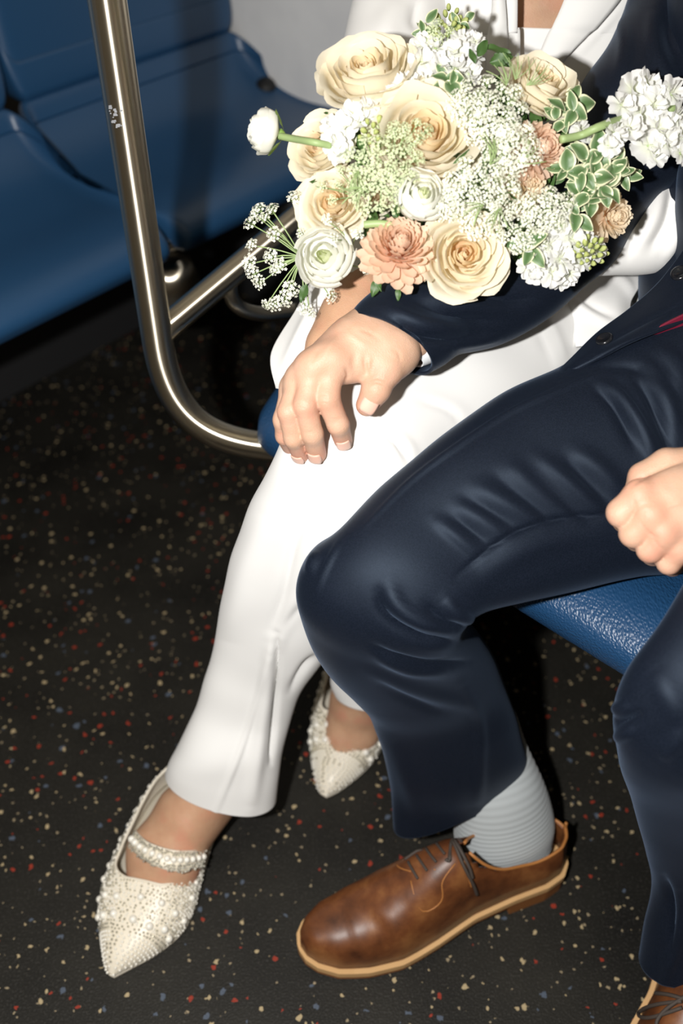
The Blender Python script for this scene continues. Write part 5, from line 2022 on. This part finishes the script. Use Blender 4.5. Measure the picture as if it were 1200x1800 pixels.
def umbel(cx, cy, rx, ry, cnt, kind, hub, d_off=-0.012, crad=15, seed=0, pts=None, tilt=0.5):
    """one flat lacy head: rays from the hub pixel to clusters"""
    g = np.random.default_rng(seed + 500)
    hd = dsurf(*hub) + 0.02
    hubP = unp(hub[0], hub[1], hd)
    if pts is None:
        pts = []
        for k in range(cnt):
            a = k * 2.39996 + seed; q = math.sqrt((k + .5) / cnt)
            pts.append((cx + rx * q * math.cos(a) + g.uniform(-3, 3), cy + ry * q * math.sin(a) + g.uniform(-3, 3), crad * g.uniform(.85, 1.15)))
    rays, C_ = [], []
    for (x, y, r) in pts:
        q = math.hypot((x - cx) / rx, (y - cy) / ry)
        d = dsurf(x, y) + d_off + 0.010 * min(1.3, q) ** 2
        P = unp(x, y, d)
        C_.append((P, r * d / FPX, q, x, y))
        mid = hubP * .5 + P * .5 + BACK * .004
        rays.append(tube(catmull(np.array([hubP, mid, P - BACK * 0.6 * r * d / FPX]), 6), 0.0006, 4, caps=False))
    v_, f_ = join(rays)
    u_ = put('lace_umbel', mesh_data('umbel_rays', v_ - Bc, f_, M['stem_thin']), bq, local=Matrix.Identity(4))
    for (P, R, q, x, y) in C_:
        n = facing(tilt * (x - cx) / rx + g.uniform(-.2, .2), -tilt * (y - cy) / ry + g.uniform(-.2, .2))
        o = bpy.data.objects.new('floret_cluster', CLU[kind][int(g.integers(0, 3))])
        col.objects.link(o)
        o.parent = u_
        o.matrix_basis = MB.inverted() @ frame(P, n, g.uniform(0, 6), R)
    return u_


umbel(672, 300, 66, 76, 27, 'g', (670, 320), -0.020, 15, 1)
umbel(718, 232, 36, 22, 8, 'g', (690, 300), -0.024, 12, 2)
umbel(862, 200, 66, 62, 25, 'c', (860, 240), -0.020, 15, 3)
umbel(905, 262, 50, 42, 16, 'c', (880, 290), -0.022, 15, 4)
umbel(848, 322, 70, 46, 22, 'c', (860, 350), -0.020, 14, 5)
umbel(958, 368, 52, 36, 15, 'c', (940, 380), -0.022, 14, 6)
umbel(855, 385, 56, 34, 13, 'c', (865, 370), -0.018, 13, 7)
umbel(812, 178, 28, 30, 8, 'c', (840, 220), -0.014, 12, 8)
umbel(925, 415, 40, 30, 9, 'c', (930, 400), -0.020, 13, 9)
umbel(600, 330, 40, 40, 7, 'g', (630, 350), -0.022, 10, 10)
umbel(790, 365, 26, 26, 8, 'c', (800, 370), -0.016, 12, 13)
umbel(770, 60, 26, 20, 5, 'g', (780, 90), -0.010, 11, 14)
# open spray at the left
lp = [(520, 348, 17), (455, 366, 13), (478, 368, 14), (441, 392, 15), (464, 382, 12), (481, 412, 14), (442, 430, 12), (437, 462, 16), (445, 480, 14), (456, 496, 13), (475, 450, 14), (492, 466, 14), (482, 474, 10), (512, 508, 16), (500, 525, 16), (482, 535, 13), (468, 535, 10), (535, 542, 13), (545, 552, 10), (580, 520, 13), (530, 410, 10), (448, 375, 11), (640, 470, 14)]
umbel(525, 450, 90, 100, 0, 'c', (530, 452), -0.006, 13, 11, pts=lp, tilt=0.7)
umbel(600, 410, 60, 60, 0, 'c', (620, 430), -0.03, 10, 12, pts=[(628, 410, 12), (584, 420, 10), (574, 385, 10)], tilt=0.4)


# --- leaves
def leaf_mesh(name, mtl, seed, ln=1.0, wd=0.30, curl=0.25):
    g = np.random.default_rng(seed)
    ph = g.uniform(0, 6, 2)
    V, G = [], []
    nu, nv = 9, 11
    for i in range(nu):
        s = -1 + 2 * i / (nu - 1)
        for j in range(nv):
            t = j / (nv - 1)
            w = wd * math.sin(math.pi * t ** 0.8) ** 0.8 if 0 < t < 1 else 0.01
            z = curl * math.sin(t * 2.2) * .4 - curl * t * t * .6 + .10 * wd * abs(s) * 2 + .05 * abs(s) * math.sin(9 * t + ph[0] + (1 if s > 0 else 0))
            V.append((t * ln, s * w, z)); G.append(max(abs(s) ** 1.5, (2 * abs(t - .5)) ** 6) * .85)
    me = mesh_data(name, V, grid_faces(nu, nv), mtl)
    grow_attr(me, G)
    return me


LEAF = [leaf_mesh('leaf', M['leaf'], q, 1, .27 + .05 * q, .2 + .15 * q) for q in range(3)]
DARK = [leaf_mesh('leaf', M['leaf_dark'], q + 9, 1, .2 + .06 * q, .2 + .1 * q) for q in range(2)]


def leaf(px, py, ang_deg, lpx, o_=0.0, kind=LEAF, seed=0, lift=0.5):
    """leaf from its base pixel in a picture direction, tip lifted or lowered"""
    g = np.random.default_rng(seed + 900)
    d = dsurf(px, py) + o_
    a = math.radians(ang_deg)
    x = nrm(RIGHT * math.cos(a) + UPV * math.sin(a) + BACK * (lift * g.uniform(-.3, .9)))
    n = nrm(BACK + g.normal(0, .35) * RIGHT + g.normal(0, .35) * UPV)
    n = nrm(n - x * (n @ x)); y = np.cross(n, x)
    s = lpx * d / FPX
    P = unp(px, py, d)
    m = Matrix(((x[0] * s, y[0] * s, n[0] * s, P[0]), (x[1] * s, y[1] * s, n[1] * s, P[1]), (x[2] * s, y[2] * s, n[2] * s, P[2]), (0, 0, 0, 1)))
    put('leaf', kind[seed % len(kind)], bq, m)


k = 0
for (cx, cy, cnt, ln, o_, spread) in ((1035, 280, 11, 44, -.012, 12), (1070, 300, 11, 42, -.014, 12), (1050, 325, 9, 48, -.012, 12), (1025, 310, 8, 44, -.010, 10), (1090, 310, 7, 34, -.008, 8), (1000, 190, 9, 44, -.008, 10), (985, 215, 6, 36, -.006, 8), (1030, 345, 6, 46, -.010, 8),
                                     (925, 440, 6, 46, -.010, 10), (785, 145, 6, 40, -.004, 8), (745, 50, 6, 30, .004, 10), (812, 38, 5, 26, .004, 8), (1015, 375, 5, 40, -.010, 8), (990, 300, 5, 40, -.004, 8)):
    g = np.random.default_rng(cx)
    a0 = g.uniform(0, 360)
    for q in range(cnt):
        leaf(cx + g.uniform(-spread, spread), cy + g.uniform(-spread, spread), a0 + q * 137.5, ln * g.uniform(.75, 1.1), o_ + g.uniform(-.006, .006), LEAF, k)
        k += 1
for (x, y, a, l) in ((850, 85, -15, 50), (860, 110, 10, 42), (868, 95, -40, 40), (838, 100, 60, 36), (835, 112, 110, 30), (665, 490, 250, 34), (660, 485, 290, 30), (540, 500, 250, 34), (700, 505, 270, 26), (780, 515, 300, 20)):
    leaf(x, y, a, l, -.004, DARK, k, .4); k += 1
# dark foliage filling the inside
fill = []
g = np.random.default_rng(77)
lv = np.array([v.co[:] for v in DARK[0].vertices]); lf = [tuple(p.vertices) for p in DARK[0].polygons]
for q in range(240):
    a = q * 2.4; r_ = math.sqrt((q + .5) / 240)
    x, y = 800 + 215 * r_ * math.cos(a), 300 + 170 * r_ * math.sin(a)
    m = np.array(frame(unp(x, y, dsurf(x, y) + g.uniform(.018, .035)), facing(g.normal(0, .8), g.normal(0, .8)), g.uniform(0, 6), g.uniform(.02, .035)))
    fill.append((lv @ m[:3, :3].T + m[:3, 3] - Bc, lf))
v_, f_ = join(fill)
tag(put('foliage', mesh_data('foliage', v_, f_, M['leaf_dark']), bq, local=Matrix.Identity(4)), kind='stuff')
# stems gathered into her hand
hub = unp(905, 455, 0.893)
for q in range(14):
    x, y = 785 + 190 * math.cos(q * 2.4) * math.sqrt((q + .5) / 14), 300 + 130 * math.sin(q * 2.4) * math.sqrt((q + .5) / 14)
    P0 = unp(x, y, dsurf(x, y) + .02)
    hp = hub + np.array([.006 * math.cos(q), .006 * math.sin(q), .004 * math.sin(2 * q)])
    tail_ = hp + nrm(hp - P0) * .05
    pv, pf = tube(catmull(np.array([P0, P0 * .5 + hp * .5 - BACK * .02, hp, tail_]), 14), 0.0022, 8)
    put('stem', mesh_data('stem', pv - Bc, pf, M['stem']), bq, local=Matrix.Identity(4))
for pl, r in (([(985, 245), (1020, 238), (1055, 222), (1110, 205), (1190, 190)], .0032), ([(640, 395), (665, 393), (690, 396)], .003)):
    P = np.array([unp(x, y, dsurf(x, y) - .012 - (0.016 if x > 1050 else 0)) for x, y in pl])
    pv, pf = tube(catmull(P, 16), r, 10)
    put('stem', mesh_data('stem', pv - Bc, pf, M['stem_thin']), bq, local=Matrix.Identity(4))
# feathery greens
for q, (x, y, a) in enumerate(((905, 140, 70), (925, 150, 40), (860, 290, 60), (870, 280, 110), (850, 360, 200), (880, 365, 250), (640, 330, 210), (630, 300, 250), (890, 150, 100), (910, 285, 30))):
    g = np.random.default_rng(q + 60)
    rr_ = []
    d = dsurf(x, y) - .018
    for b in range(9):
        aa = math.radians(a + g.uniform(-38, 38)); l = g.uniform(26, 52)
        rr_.append(tube(catmull(np.array([unp(x, y, d), unp(x + l * .5 * math.cos(aa), y - l * .5 * math.sin(aa), d - .004), unp(x + l * math.cos(aa + .15), y - l * math.sin(aa + .15), d - .002)]), 6), 0.0003, 4, False))
    v_, f_ = join(rr_)
    put('fern_sprig', mesh_data('fern_sprig', v_ - Bc, f_, M['stem_thin']), bq, local=Matrix.Identity(4))
